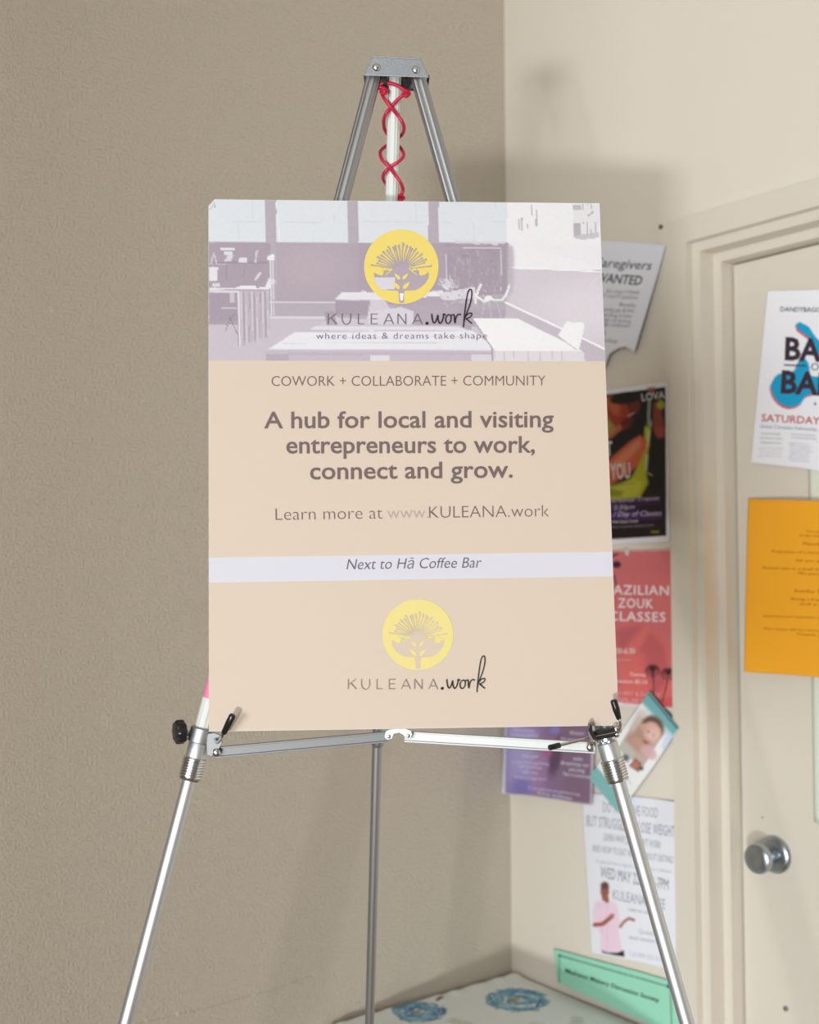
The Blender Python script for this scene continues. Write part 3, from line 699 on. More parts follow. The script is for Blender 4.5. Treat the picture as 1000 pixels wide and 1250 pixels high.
for (x, y, f) in ((535, 362, 1), (385, 345, 1), (497, 1068, 0)):
    bm = bmesh.new(); p0 = cpt(x, y, f); 
    add_path(bm, smooth_pts([p0+Vector(RT)*.004, p0-FWD*.004+Vector((0, 0, .003)), p0-Vector(RT)*.004, p0-FWD*.003-Vector((0, 0, .003)), p0+Vector(RT)*.003], 5), .0021, 9)
    obj('knot', bm, M_cord, cord, smooth=True)

# ------------------------------------------------------------------ papers on the cream wall
RG = .95
def rows(c, x0, y0, x1, y1, n, col, al=.6, wd=1.2, sl=0.0, seed=1):
    """blurry unreadable small print as broken dashes"""
    rg = random.Random(seed)
    for k in range(n):
        y = y0+(y1-y0)*k/max(1, n-1); x = x0+rg.uniform(0, (x1-x0)*.12); e = x1-rg.uniform(0, (x1-x0)*.15)
        while x < e:
            l = rg.uniform(2.2, 6.5); c.line([(x, y+(x-x0)*sl), (min(x+l, e), y+(min(x+l, e)-x0)*sl)], wd, col, al*rg.uniform(.6, 1)); x += l+rg.uniform(.7, 1.5)
# torn caregivers flyer
bul = lambda x, y: .004+.020*max(0, (y-300)/140)**1.5*max(0, min(1, (x-705)/100))
s1 = wall_surf(bul)
c = Canvas(690, 280, 820, 460, 3, (226, 228, 238))
fl = sheet('flyer', [(702, 291), (745, 294), (790, 297), (812.5, 300)], [(812.5, 300), (803, 335), (790, 378), (774, 430.5)],
      [(702, 448), (738, 450), (744, 432), (754, 425.5), (763, 423.5), (769, 426), (774, 430.5)], [(702, 291), (702, 448)], s1, 60, 50, c, gain=RG,
      label='white torn flyer reading caregivers wanted at the top right of the sign board', cat='flyer', solid=.0004)
dk = (62, 66, 76); gy = (122, 124, 134)
T1 = lambda s, x0, y0, x1, y1, h, col=gy, **k: text(s, (x0, y0), (x1, y1), h, col, s1, fl, gain=RG, res=2, **k)
T1('Caregivers', 723.5, 325, 795.5, 329.5, 11.0, dk, bold=.004, shear=.25, up=(.12, -1))
T1('WANTED', 727.5, 344, 783.5, 348.2, 11.0, dk, bold=.015, shear=.25, up=(.12, -1))
T1('ALL areas of Hawaii', 739.5, 357, 781, 359, 4.6, shear=.25)
T1('FT and PT positions', 735.5, 363, 779, 365.5, 4.6, shear=.25)
T1('Benefits', 756, 373.5, 776, 375, 4.6, shear=.25)
T1('starting pay $14/hr', 733, 379.5, 775, 382, 4.8, shear=.25)
T1('paid drug screen', 731, 386, 771, 388, 4.6, shear=.25)
T1('sign on bonus', 735, 392, 770, 394.5, 4.6, shear=.25)
T1('mileage reimbursed', 728, 397, 769, 400, 4.6, shear=.25)
T1('Call', 726, 408, 739, 409, 4.8); T1('today', 733, 417, 754, 418.5, 4.6)

# dance fitness poster
c = Canvas(705, 455, 825, 675, 3, (226, 227, 236))
c.poly([(716, 485), (812.5, 472.5), (813.5, 654), (718, 660)], (22, 18, 20))
c.poly([(716, 486), (741, 484), (746, 520), (736, 545), (716, 560)], (150, 60, 44)); c.ell(738, 500, 7, 16, (170, 172, 60), .9, 20, .4); c.poly([(736, 540), (741, 510), (750, 500), (757, 512), (752, 525), (744, 534)], (170, 168, 70), .8, 1)
c.ell(756, 504, 14, 21, (150, 52, 38), 1, -24, .35); c.ell(750, 495, 7, 13, (190, 96, 60), .8, -20, .6); c.ell(775, 494, 7, 11, (120, 44, 38), .8, -20, .5); c.ell(763, 486, 18, 7, (20, 12, 14), 1, -8, .3); c.ell(765, 515, 8, 5, (96, 26, 22), 1, -30, .5); c.line([(767, 508), (774, 504)], 2.4, (206, 140, 130), .8)
c.poly([(741, 528), (752, 522), (757, 517), (760, 524), (751, 532), (744, 538)], (196, 110, 80), .8, .8)
c.ell(786, 520, 9, 30, (14, 12, 14), .95, 8, .4); c.line([(793, 490), (792, 510), (794, 520)], 4, (170, 168, 168), .8); c.ell(793, 517, 4, 4, (150, 150, 120), .8, soft=.6)
c.poly([(787, 520), (795, 522), (793, 545), (789, 560), (786, 548)], (176, 186, 60), 1, .8); c.line([(793, 527), (790, 548)], 1.6, (214, 214, 206), .8)
c.poly([(798, 490), (806, 492), (812, 520), (811, 534), (803, 536), (797, 524)], (134, 60, 46), 1, 1.2); c.ell(806, 527, 6, 7, (156, 66, 58), .9, soft=.5); c.ell(807, 494, 5, 6, (160, 172, 50), .9, soft=.5); c.poly([(790, 473), (800, 472), (800, 482), (792, 483)], (150, 96, 90), .8, 1)
c.poly([(718, 580), (744, 560), (770, 538), (782, 530), (790, 538), (790, 552), (780, 568), (766, 580), (744, 594), (718, 600)], (196, 92, 62), 1, 1.2); c.poly([(742, 570), (768, 546), (782, 534), (782, 545), (766, 562), (748, 578)], (212, 140, 110), .8, 2)
c.poly([(718, 598), (750, 592), (770, 584), (782, 562), (790, 545), (792, 556), (789, 576), (792, 590), (784, 604), (778, 612), (718, 614)], (168, 172, 34), 1, 1); c.poly([(744, 600), (776, 584), (786, 590), (778, 606), (752, 612)], (198, 200, 70), .7, 2)
c.line([(748, 592), (775, 590)], 1, (110, 100, 40), .7); c.line([(790, 556), (789, 574)], 3, (190, 190, 182), .8); c.line([(790, 577), (796, 580)], 2, (180, 178, 160), .8)
c.poly([(742, 598), (742, 596), (762, 600), (758, 606), (742, 606)], (92, 96, 22), .5, 1)
c.poly([(718, 612), (806, 606), (808, 616), (718, 622)], (66, 30, 96), .75, 1); c.poly([(718, 618), (782, 618), (782, 630), (718, 630)], (60, 28, 90), .7, 1); c.poly([(718, 628), (808, 624), (810, 634), (718, 636)], (70, 34, 110), .8, 1)
rows(c, 786, 598, 812, 650, 12, (90, 74, 60), .5, 1, 0, 5); rows(c, 720, 590, 772, 596, 3, (210, 190, 180), .5, .8, 0, 3)
c.rect(795, 648, 805, 650.5, (150, 150, 50), .9)
c.blur(.35)
s2 = wall_surf(lambda x, y: .002)
fl = sheet('poster', [(712, 480.5), (815.5, 465)], [(815.5, 465), (818, 661.5)], [(714, 665.5), (818, 661.5)], [(712, 480.5), (714, 665.5)], s2, 130, 220, c, gain=RG, rough=.4,
      label='dark dance fitness poster with a woman in a lime top and white border', cat='poster', solid=.0004)
T2 = lambda s, x0, y0, x1, y1, h, col=(200, 186, 206), **k: text(s, (x0, y0), (x1, y1), h, col, s2, fl, gain=RG, res=2, **k)
T2('LOVA', 784, 489.5, 812, 486.0, 8.6, (206, 206, 210), bold=.01)
T2('JUST', 722, 557, 748, 556, 17, (210, 206, 212), bold=.02)
T2('YOU', 745.5, 585, 770, 583.5, 18.5, (214, 206, 208), bold=.02)
T2('mba Personal Trainin', 722, 614.5, 805, 610.5, 5.4, shear=.3)
T2('/ 5:30pm', 744, 622.5, 775, 621, 5.4, shear=.3)
T2('Class / Day of Classes', 728, 631.5, 808, 629, 6.2, (206, 190, 214), shear=.3)
T2('With Guest Coach', 747, 639, 779, 637.5, 3.6, (214, 210, 210)); T2('drop in welcome all levels 4 to 6', 746, 645, 798, 642.5, 3.4, (150, 130, 160))

# pink dance class poster
c = Canvas(712, 660, 840, 880, 3, (228, 226, 234))
c.poly([(712, 674), (820.5, 672), (823.5, 863), (712, 853)], (208, 110, 116))
c.poly([(712, 674), (820.5, 672), (821, 700), (712, 705)], (200, 110, 114), 1, 4); c.poly([(796, 712), (822, 706), (823, 760), (800, 752)], (212, 116, 112), .6, 4)
c.poly([(756, 800), (780, 763), (788, 760), (798, 770), (824, 800), (824, 862), (760, 858)], (218, 112, 108), .8, 2); c.poly([(752, 768), (788, 763), (770, 782), (756, 800)], (184, 90, 102), .8, 3); c.poly([(776, 800), (794, 770), (812, 790), (818, 830), (800, 850), (792, 830)], (182, 84, 96), .6, 3)
c.poly([(762, 825), (778, 792), (790, 800), (782, 850), (764, 850)], (222, 110, 104), .7, 3); c.poly([(800, 855), (823, 850), (823, 864), (800, 862)], (214, 88, 90), .8, 1)
for bx, by, tx, ty in ((797.5, 855, 797, 817), (809, 856, 816, 821)):
    c.line([(bx, by), ((bx+tx)/2+1, (by+ty)/2), (tx, ty)], 1.1, (50, 30, 36))
    for a in range(10, 370, 30):
        l = 9; dx, dy = math.cos(math.radians(a)), math.sin(math.radians(a))
        c.line([(tx, ty), (tx+dx*l*.5, ty+dy*4-1.5), (tx+dx*l*.8, ty+dy*6), (tx+dx*l, ty+dy*6.5+3)], 1.15, (44, 28, 34), .9)
c.ell(753, 689, 5, 4, (60, 36, 42), soft=.5); c.line([(748, 679), (754, 676)], 2, (70, 40, 46)); c.line([(750, 702), (753, 715)], 1.6, (60, 36, 42)); c.blur(.3)
s3 = wall_surf(lambda x, y: .003)
fl = sheet('poster', [(714, 672.5), (823, 670)], [(823, 670), (825.5, 770), (827.5, 867.5)], [(716, 857), (758, 862), (827.5, 867.5)], [(714, 672.5), (716, 857)], s3, 120, 190, c, gain=RG, rough=.5,
      label='pink dance class poster with white capitals and two palm trees', cat='poster', solid=.0004)
T3 = lambda s, x0, y0, x1, y1, h, col=(238, 228, 234), **k: text(s, (x0, y0), (x1, y1), h, col, s3, fl, gain=RG, res=2, **k)
T3('BRAZILIAN', 728.5, 725, 816.5, 726.5, 11.2, bold=.01, space=1.1)
T3('ZOUK', 754.5, 741.5, 797.5, 742.5, 11.2, bold=.01, space=1.1)
T3('CLASSES', 743, 757.5, 812.5, 759, 11.2, bold=.01, space=1.1)
T3('5:30-6:30', 746, 797.5, 775.5, 798, 6.6); T3('beginner', 748, 806.5, 771, 807, 3.6, (220, 160, 170))
T3('Tavares', 768.5, 825, 788, 826, 4.4); T3('donation $5-10', 750, 833, 790, 835, 4.4); T3('HULA ART & DANCE', 740, 847, 806, 851, 4.6, (226, 180, 188)); T3('KONA, HI 96', 742, 855, 790, 858.5, 4.6, (226, 180, 188))
# bit of clear tape holding it
bm = bmesh.new(); add_poly(bm, [(762, 668), (769, 671), (767, 679), (763, 677)], s3, .001); obj('tape', bm, mat('clear_tape', (.62, .58, .54), .15), fl)

# purple flyer near the corner
c = Canvas(600, 800, 735, 995, 3, (230, 230, 238))
c.poly([(620, 800), (724, 800), (720.5, 981), (660, 973), (617, 968)], (130, 106, 142))
c.poly([(617, 800), (660, 800), (655, 968), (617, 968)], (160, 152, 200), 1, 6); c.poly([(658, 900), (690, 905), (672, 930), (664, 972), (640, 972)], (158, 124, 168), .7, 5)
c.poly([(676, 880), (724, 860), (722, 982), (690, 980)], (122, 98, 120), .9, 5); c.ell(678, 925, 7, 22, (84, 62, 84), .8, 12, .8); c.ell(636, 960, 12, 12, (112, 106, 178), .7, soft=1); c.ell(668, 920, 5, 4, (170, 84, 120), .6, soft=.8)
for k in range(9): c.line([(682+k*3, 950-k*5), (694+k*4, 981)], 1.0, (142, 110, 130), .35)
c.ell(678, 891, 6, 5, (132, 128, 202), .8, soft=.8); c.ell(650, 885, 14, 5, (134, 100, 150), .6, soft=1)
c.blur(.4)
s4 = wall_surf(lambda x, y: .026-.012*(x-613)/110+.004*math.sin((x-613)/110*3.1)*(y-880)/100)
fl = sheet('flyer', [(622, 815), (730, 812)], [(730, 812), (726, 890), (722.5, 983.5)], [(612.5, 969), (640, 970), (665, 973.5), (700, 979.5), (722.5, 983.5)], [(622, 815), (616.5, 885), (612.5, 969)], s4, 110, 150, c, gain=RG, rough=.45,
      label='purple flyer with small white print near the wall corner behind the brace', cat='flyer', solid=.0004)
T4 = lambda s, x0, y0, x1, y1, h, col=(214, 208, 232), **k: text(s, (x0, y0), (x1, y1), h, col, s4, fl, gain=RG, res=2, **k)
for a in (('Sound healing', 626, 892, 652, 893, 3), ('in the blue garden', 624, 898.5, 657, 899.5, 3.4), ('Your path', 637, 924.5, 657, 925.5, 4.6), ('a sister circle gathering', 625, 931, 670, 934, 3.4), ('with tea blessing', 633.5, 937, 661, 938.5, 3.6),
          ('hair care', 638.5, 944, 656.5, 945, 3.8), ('Monday evenings 5 to 7', 628, 949.5, 666, 953, 3.4), ('Women', 695.5, 897, 713, 897.5, 5), ('the group', 684, 903, 707, 905, 3.6), ('with', 699.5, 928, 710.5, 929, 4.6),
          ('Breathing out', 685, 933, 719, 936.5, 4.4), ('and song', 694.5, 941, 713.5, 943, 4.8), ('Open to everyone', 687, 946, 719, 950.5, 4.4), ('for more details about the gathering call today', 645, 962.5, 708, 971.5, 3.2), ('kona wellness', 657, 969.5, 698, 976.5, 4)):
    T4(a[0], a[1], a[2], a[3], a[4], a[5])

# tilted card with a baby photograph
c = Canvas(708, 835, 840, 1005, 3, (236, 240, 248))
def U(u, v): return (793+36*u-74*v, 844+44*u+105*v)      # u along the short top edge, v down the card
c.poly([U(0, 0), U(1, 0), U(1, .13), U(0, .13)], (120, 178, 184)); c.poly([U(0, 0), U(1, 0), U(1, .03), U(0, .03)], (84, 130, 138)); c.poly([U(0, .87), U(1, .87), U(1, 1), U(0, 1)], (128, 186, 188))
c.poly([U(0, .12), U(1, .09), U(1, .16), U(0, .13)], (206, 226, 240), .8, 1)
c.poly([U(.10, .23), U(.80, .14), U(.86, .53), U(.16, .60)], (196, 176, 170)); 
cx_, cy_ = 799, 893
c.poly([(764, 903), (778, 885), (790, 890), (796, 903), (790, 925), (776, 915)], (178, 138, 126), .8, 2); c.ell(797, 888, 13, 15, (106, 78, 66), 1, -30, .35); c.ell(796, 893, 11, 12.5, (216, 176, 166), 1, -30, .35); c.ell(799, 896, 8, 8, (226, 190, 182), .9, -30, .7)
c.ell(792, 893, 1.6, 1.2, (110, 84, 80), .6, 35, .8); c.ell(797.5, 897.5, 1.6, 1.2, (110, 96, 104), .6, 35, .8); c.ell(795, 898, 2.5, 2, (236, 206, 198), .6, soft=.9); c.ell(788, 906, 4, 2, (150, 86, 80), .8, 30, .6); c.ell(786, 888, 4, 5, (206, 164, 150), soft=.5); c.ell(792, 918, 12, 7, (214, 178, 182), .9, 40, .5); c.ell(779, 906, 9, 5, (196, 156, 142), .9, 30, .6)
c.poly([(768, 888), (780, 866), (792, 868), (782, 882), (772, 896)], (208, 196, 194), .8, 2)
c.poly([(756, 912), (763, 904), (776, 920), (766, 932)], (190, 190, 182)); c.ell(764, 925, 4, 4, (96, 110, 122), soft=.6); c.poly([(776, 925), (784, 932), (780, 943), (768, 935)], (150, 116, 116)); c.ell(776, 934, 4, 3.5, (196, 120, 100), soft=.6); c.ell(783, 938, 3, 2.5, (90, 86, 80), soft=.6)
c.poly([(812, 900), (822, 898), (820, 910), (812, 920), (808, 912)], (196, 214, 244), .8, 1.5); c.line([(763, 944), (771, 958)], 1, (170, 176, 190), .6); c.blur(.35)
s5 = wall_surf(lambda x, y: .016+.012*max(0, (y-930)/60))
sheet('card', [U(0, 0), U(1, 0)], [U(1, 0), (800, 932), U(1, 1)], [U(0, 1), U(1, 1)], [U(0, 0), U(0, 1)], s5, 90, 140, c, gain=RG, rough=.4,
      label='tilted white card with teal ends and a baby photograph beside the right clamp', cat='card', solid=.0010)

# weight talk flyer
c = Canvas(700, 955, 845, 1200, 3, (228, 231, 241))
c.ell(738.5, 1087, 5.2, 10, (150, 92, 84), soft=.3); c.ell(738.5, 1081, 5, 4.5, (96, 66, 62), .9, soft=.5); c.ell(739, 1096, 3, 2, (110, 60, 56), .6, soft=.6); c.poly([(735, 1094), (743, 1094), (744, 1101), (738, 1104), (735, 1100)], (160, 98, 90))
c.poly([(729, 1101), (737, 1099), (741, 1103), (746, 1100), (754, 1104), (757, 1125), (756, 1133), (754, 1128), (758, 1150), (761, 1164), (734, 1164), (733, 1140), (728, 1130), (724, 1125), (724, 1110)], (234, 208, 226)); c.line([(741, 1104), (742, 1162)], .9, (214, 188, 208), .8); c.line([(733, 1120), (736, 1140)], 2, (222, 196, 214), .6)
c.line([(726, 1129), (736, 1128), (747, 1119)], 5, (158, 92, 80)); c.ell(747, 1118, 3.5, 2.4, (176, 112, 100), 1, -30, .4); c.line([(757.5, 1131), (762, 1125), (768, 1121), (774, 1123)], 3.4, (172, 104, 94)); c.ell(731, 1105, 5, 4, (228, 202, 222), .8, soft=.5)
c.poly([(735, 1160), (742, 1163), (754, 1163), (762, 1160), (762.5, 1168), (750, 1166), (736, 1163)], (40, 34, 44)); c.blur(.3)
s6 = wall_surf(lambda x, y: .003+.010*max(0, (x-800)/30)*max(0, 1-abs(y-1000)/60))
fl = sheet('flyer', [(711, 968), (760, 971), (800, 975), (824, 979), (827, 983)], [(827, 983), (829, 1010), (833, 1090), (836.5, 1188)], [(722, 1163), (780, 1174), (836.5, 1188)], [(711, 968), (713, 1020), (722, 1163)], s6, 110, 190, c, gain=RG,
      label='white flyer with a man in a pink shirt about losing weight', cat='flyer', solid=.0004)
T6 = lambda s, x0, y0, x1, y1, h, col=(150, 154, 168), **k: text(s, (x0, y0), (x1, y1), h, col, s6, fl, gain=RG, res=2, up=(.02, -1), **k)
T6('DO YOU LOVE FOOD', 736, 991, 803, 998.5, 12, (160, 160, 172)); T6('BUT STRUGGLE TO LOSE WEIGHT?', 716, 1008, 826, 1022, 13, (146, 150, 166))
T6('LEARN WHY DIETS DON\'T WORK', 737, 1026, 807, 1036, 9); T6('AND HOW TO EAT WELL WITHOUT DIETING!', 723, 1039, 822, 1054, 8.2); T6('A special free program presented by a dietician', 728, 1053, 820, 1066, 4.4, (176, 180, 192))
T6('WED MAY 22ND 6-7PM', 733, 1071, 816, 1087, 13.5, (132, 136, 150)); T6('KULEANA CAFE', 748, 1098, 812, 1110, 12, (156, 160, 174)); T6('next to coffee bar', 767, 1112, 808, 1118, 4.5)
T6('Questions', 780, 1139, 806, 1143.5, 5.2, (176, 180, 192)); T6('email connect today', 768, 1146, 812, 1153, 4.5); T6('Call 808 555 0114', 768, 1166, 812, 1175, 5.4, (184, 188, 200))

# green notice standing on the table
c = Canvas(668, 1150, 848, 1280, 3, (152, 216, 190))
c.line([(683, 1203), (683, 1166), (818, 1204.5), (821, 1270)], 1.1, (60, 84, 80), .8); c.line([(684, 1167), (818, 1205)], 1.6, (70, 104, 98), .4); c.ell(816.5, 1204, 2.4, 2.4, (20, 84, 150), soft=.5); c.ell(683.5, 1166.5, 1.6, 1.6, (50, 70, 90), soft=.5)
c.blur(.2)
s7 = wall_surf(lambda x, y: .004+.016*max(0, min(1, (y-1160-(x-676)*.27)/50)))
fl = sheet('notice', [(676, 1158), (720, 1170), (780, 1186), (840, 1204)], [(840, 1204), (842, 1272)], [(681, 1199), (842, 1270)], [(676, 1158), (681, 1199)], s7, 120, 50, c, gain=RG,
      label='mint green notice propped against the wall at the back of the table', cat='notice', solid=.0005)
text('Mathews Makery Discussion Society', (690, 1187), (805, 1224), 5.2, (38, 62, 56), s7, fl, gain=RG, res=2, bold=.02, up=(.03, -1), shear=.1)

# ------------------------------------------------------------------ papers on the door
DX = Vector((XD, 0, 0))
def dsurf(bulge):
    def f(px, py, off=0): return hit(px, py, Vector((XD-.0008-bulge(px, py)-off, 0, 0)), NX)
    return f
DG = .85
s8 = dsurf(lambda x, y: .001)
sheet('paper', [(986.5, 563), (1095, 560)], [(1095, 560), (1105, 1055)], [(993.5, 1003), (1105, 1055)], [(986.5, 563), (993.5, 1003)], s8, 20, 40, None, col=(206, 212, 200), gain=DG,
      label='pale green sheet of paper hanging behind the orange notice on the door', cat='paper', solid=.0004)
# band contest poster
c = Canvas(905, 345, 1115, 615, 3, (222, 224, 234))
gt = sm2([(978, 396), (984, 394), (991, 400), (999, 412), (1006, 424), (1014, 430), (1012, 440), (1004, 446), (999, 452), (998, 462), (1002, 474), (1012, 488), (1010, 500)], 4)
def guitar(dx, dy, col):
    c.poly([(x+dx, y+dy) for x, y in [(972, 395), (977, 393), (988, 399), (995, 410), (1004, 420), (1024, 452), (1016, 458), (998, 430), (990, 414), (982, 408), (974, 402)]], col)
    c.poly([(x+dx, y+dy) for x, y in sm2([(946, 460), (952, 456), (962, 456), (970, 452), (975, 441), (983, 438), (988, 446), (990, 458), (1000, 460), (1010, 462), (1012, 476), (996, 480), (984, 484), (978, 492), (968, 497), (956, 495), (946, 486), (941, 472), (946, 460)], 5)], col)
guitar(-1.2, 2.2, (206, 74, 96)); guitar(0, 0, (22, 150, 196))
rows(c, 926, 529, 957, 540, 3, (150, 152, 166), .8, 1.5, .04, 2); rows(c, 926, 546, 957, 557, 5, (184, 186, 196), .8, 1.1, .04, 4)
rows(c, 963, 530, 1000, 534, 2, (156, 158, 172), .8, 1.4, .06, 6); rows(c, 963, 541, 992, 562, 8, (172, 174, 186), .8, 1.3, .06, 8); rows(c, 1003, 532, 1040, 566, 10, (172, 174, 186), .8, 1.3, .06, 9)
c.ell(995.5, 493, 1.4, 1.4, (60, 50, 60), soft=.5); c.blur(.25)
s9 = dsurf(lambda x, y: .006+.0*x)
fl = sheet('poster', [(937, 355), (1095, 351)], [(1095, 351), (1093, 592)], [(916.5, 564.5), (980, 571.5), (1093, 592)], [(937, 355), (916.5, 564.5)], s9, 130, 200, c, gain=DG,
      label='white music contest poster with a blue guitar at the top of the door', cat='poster', solid=.0004)
T9 = lambda s, x0, y0, x1, y1, h, col=(56, 44, 58), **k: text(s, (x0, y0), (x1, y1), h, col, s9, fl, gain=DG, res=2, **k)
T9('DANDYBAGOO', 953, 380, 1009, 381, 5.4, (60, 66, 76), bold=.015)
T9('BATTLE', 957.5, 438.5, 1080, 445, 26, bold=.035, shear=-.02, up=(.06, -1)); T9('OF THE', 990, 452, 1034, 454, 9, (30, 60, 90)); T9('BANDS', 953, 479, 1070, 486, 26, bold=.035, up=(.06, -1))
bm = bmesh.new(); add_stroke(bm, [(957, 445.5), (984, 446.5)], 1.7, s9, .001); obj('printed_rule', bm, ink((56, 44, 58), DG), fl)
T9('SATURDAY', 929.5, 514.3, 1001, 518, 8.8, (178, 60, 64), bold=.012); T9('Great Christian Fellowship, Kona', 928, 522, 1014, 527, 3.9, (72, 104, 150))
# orange notice
c = Canvas(900, 600, 1070, 850, 2, (246, 164, 40))
c.poly([(915, 609), (1070, 609), (1070, 616), (915, 614)], (240, 158, 44), .6, 2)
s10 = dsurf(lambda x, y: .010+.010*max(0, 1-(y-609)/70)*min(1, max(0, (x-913)/40))+.018*max(0, min(1, (x-940)/90))**1.6)
fl = sheet('notice', [(913.5, 609), (960, 610), (1055, 613)], [(1055, 613), (1056, 832)], [(908.5, 820), (970, 824.5), (1056, 833)], [(913.5, 609), (911, 700), (908.5, 820)], s10, 70, 90, c, gain=DG,
      label='bright orange notice taped to the door at eye height', cat='notice', solid=.0004)
TO = lambda s, x0, y0, x1, y1, h=3.2, col=(150, 84, 20), **k: text(s, (x0, y0), (x1, y1), h, col, s10, fl, gain=DG, res=2, **k)
TO('You are invited', 984, 650, 1022, 651.5); TO('to the monthly dinner', 976, 655, 1030, 656.5); TO('Membership', 980.5, 665.5, 1024, 667, 3.8); TO('Preparation of a shared meal and music', 942, 674.5, 1045, 677.5)
TO('All are welcome', 971, 685.5, 1026, 687.5); TO('Potluck dish or a small donation requested', 931.5, 694.5, 1048, 698); TO('No pets, please', 975, 701, 1022, 703); TO('Sunday 5pm to 8', 970, 723, 1030, 724.5, 3.8); TO('Bring a friend or two', 966, 732.5, 1034, 735)
TO('and a chair', 976, 738.5, 1020, 740); TO('Questions and volunteers please call the office', 931.5, 753, 1048, 756.5, 2.8); TO('This notice will be removed after the event', 932, 768.5, 1048, 773, 2.8); TO('Thank you kindly', 972, 775.5, 1040, 778, 2.8)

# ------------------------------------------------------------------ table with flowered cloth
TZ = .585; tx0, tx1, ty0, ty1 = -.475, -.006, -.60, -.012
M_wood = mat('dark_table_wood', (.16, .09, .055), .5, mottle=(8, .3), bump=(40, .1, .001))
tb = empty('table', ((tx0+tx1)/2, (ty0+ty1)/2, 0), 'small square table in the corner under the flowered cloth', 'table')
bm = bmesh.new(); add_box(bm, (tx0+.012, ty0+.012, TZ-.028), (tx1-.012, ty1-.012, TZ-.006)); obj('tabletop', bm, M_wood, tb, bevel=.003)
for x in (tx0+.05, tx1-.05):
    for y in (ty0+.05, ty1-.05):
        bm = bmesh.new(); add_lathe(bm, (x, y, TZ-.0285), (x, y, 0), [(0, .020), (.10, .020), (.13, .016), (TZ-.0285, .012)], 16); obj('leg', bm, M_wood, tb, smooth=True)
bm = bmesh.new(); add_box(bm, (tx0+.05, ty0+.045, TZ-.08), (tx1-.05, ty0+.055, TZ-.029)); add_box(bm, (tx0+.045, ty0+.055, TZ-.08), (tx0+.055, ty1-.055, TZ-.029)); obj('apron', bm, M_wood, tb)
# cloth canvas in cloth coordinates (mm from the front-left corner, overhang included)
OV = 150; W_ = int((tx1-tx0)*1000); D_ = int((ty1-ty0)*1000)
c = Canvas(-OV, -OV, W_+OV, D_+OV, .5, (236, 243, 254))
def cl(px, py):
    p = hit(px, py, Vector((0, 0, TZ)), Vector((0, 0, 1))); return ((p.x-tx0)*1000, (p.y-ty0)*1000)
rg = random.Random(11)
def flower(cx, cy, r):
    for k in range(int(r*2.6)):
        a = rg.uniform(0, 6.28); q = r*math.sqrt(rg.random())*.95; x, y = cx+q*math.cos(a), cy+q*math.sin(a); b = a+rg.uniform(.8, 2.2); l = r*.28
        col = rg.choice([(128, 176, 204), (96, 150, 190), (160, 200, 220), (74, 120, 166), (180, 212, 226), (110, 166, 190)])
        c.line([(x-l*math.cos(b), y-l*math.sin(b)), (x+l*.3*math.cos(a), y+l*.3*math.sin(a)), (x+l*math.cos(b), y+l*math.sin(b))], 4.2, col, .85)
    for k in range(9):
        a = rg.uniform(0, 6.28); q = r*.9; c.line([(cx+q*math.cos(a), cy+q*math.sin(a)), (cx+q*math.cos(a+.5), cy+q*math.sin(a+.5))], 2.4, (60, 100, 140), .7)
    c.ell(cx-r*.1, cy+r*.05, r*.16, r*.16, (176, 158, 96), .9, soft=.6)
def sprig(x, y, a, l, col):
    x1, y1 = x+l*math.cos(a), y+l*math.sin(a); c.line([(x, y), (x1, y1)], 2, col, .6)
    for t in (.25, .5, .75, 1): 
        for s_ in (-1, 1): c.ell(x+t*(x1-x)+s_*7*math.sin(a), y+t*(y1-y)-s_*7*math.cos(a), 10, 3.6, col, .55, math.degrees(a)+s_*35, .5)
f1 = cl(632, 1221); f2 = cl(512, 1236)
flower(f1[0], f1[1], 62); flower(f2[0], f2[1], 52)
for (x, y, r) in ((f1[0]-20, f1[1]-230, 52), (f1[0]+130, f1[1]-330, 50), (f2[0]-60, f2[1]-260, 56), (f2[0]+30, f2[1]-480, 50), (-90, 300, 44), (-100, 80, 46), (250, -90, 48), (430, -80, 44)): flower(x, y, r)
g1 = (166, 178, 140); g2 = (186, 192, 160)
for (px, py, a, l, col) in ((664, 1193, -.4, 60, g2), (690, 1205, -.8, 70, g1), (735, 1222, -.3, 50, g2), (770, 1240, -.9, 60, (120, 140, 104)), (585, 1196, .3, 40, g2), (545, 1245, -1.2, 50, g2), (660, 1190, .9, 60, g2)):
    x, y = cl(px, py); sprig(x, y, a, l, col)
for px, py in ((536, 1221), (740, 1224), (775, 1243)):
    x, y = cl(px, py); c.ell(x, y, 13, 4, (140, 84, 66), .9, 20, .5); c.ell(x+8, y+2, 5, 4, (56, 46, 50), .9, soft=.5)
for k in range(16): sprig(rg.uniform(-120, W_+100), rg.uniform(-120, D_-260), rg.uniform(0, 6), 60, rg.choice([g1, g2]))
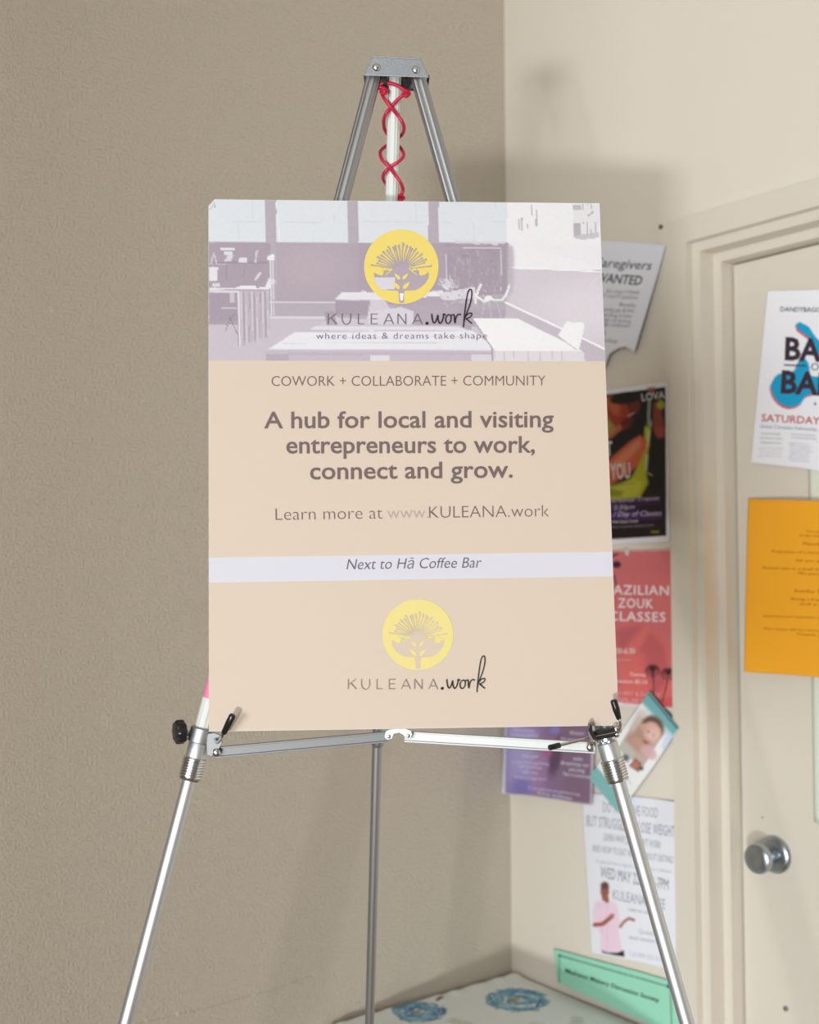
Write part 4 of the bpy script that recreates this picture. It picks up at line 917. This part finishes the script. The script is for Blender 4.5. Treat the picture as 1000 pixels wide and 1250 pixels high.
# cloth mesh: grid over top + overhang folded down on the two open sides; small rolled lip at the walls
nx, ny = 200, 230; sag = 150
verts = []; pix = []
def fold(s, L):   # s in mm: beyond 0..L it turns down
    if s < 0: return -6*(1-math.exp(s/6)), s+6*(1-math.exp(s/6)) if s < -6 else s*.5
    return None
for j in range(ny+1):
    for i in range(nx+1):
        u = -sag+(W_+sag)*i/nx; v = -sag+(D_+sag)*j/ny
        x = max(u, 0); y = max(v, 0); dz = 0
        ou = max(0, -u); ov = max(0, -v)
        if ou > 0 and ov > 0:
            drop = math.hypot(ou, ov); a = math.atan2(ov, ou); 
            x -= 5+12*math.sin(a*2)*min(1, drop/80); y -= 5+12*math.sin(a*2)*min(1, drop/80); dz = -min(drop, sag*1.15)
        elif ou > 0:
            x -= 5+5*math.sin(v/26)*min(1, ou/60)*(.5+.5*ou/sag)+3; dz = -ou
        elif ov > 0:
            y -= 5+5*math.sin(u/24+1)*min(1, ov/60)*(.5+.5*ov/sag)+3; dz = -ov
        z = TZ*1000+dz+1.0
        if dz == 0:
            e = min(u, v); z -= 3*math.exp(-e/5.0)
            eb = D_-v; z += 4.5*math.exp(-((eb-16)/16)**2)*(.5+.5*math.sin(u/9+.8*math.sin(u/23)))   # puckers along the wall
            z += .8*math.sin(u/60+v/90)*math.sin(v/70)-2*math.exp(-eb/4.0)-2*math.exp(-(W_-u)/4.0)
        verts.append((tx0+x/1000, ty0+y/1000, z/1000)); pix.append((u, v))
faces = [(j*(nx+1)+i, j*(nx+1)+i+1, (j+1)*(nx+1)+i+1, (j+1)*(nx+1)+i) for j in range(ny) for i in range(nx)]
me = bpy.data.meshes.new('tablecloth'); me.from_pydata(verts, [], faces)
for p in me.polygons: p.use_smooth = True
pix = np.array(pix); cc = lin(c.sample(pix[:, 0], pix[:, 1]))/1.0
at = me.color_attributes.new('ink', 'FLOAT_COLOR', 'POINT'); at.data.foreach_set('color', np.concatenate([np.clip(cc, 0, .9), np.ones((len(cc), 1))], 1).astype(np.float32).ravel())
me.materials.append(mat('flowered_cloth', (1, 1, 1), .8, spec=.2, attr='ink', bump=(900, .15, .0005)))
o = bpy.data.objects.new('tablecloth', me); COL.objects.link(o)
fin(o, None, 'white tablecloth with blue flowers spread over the corner table', 'tablecloth')
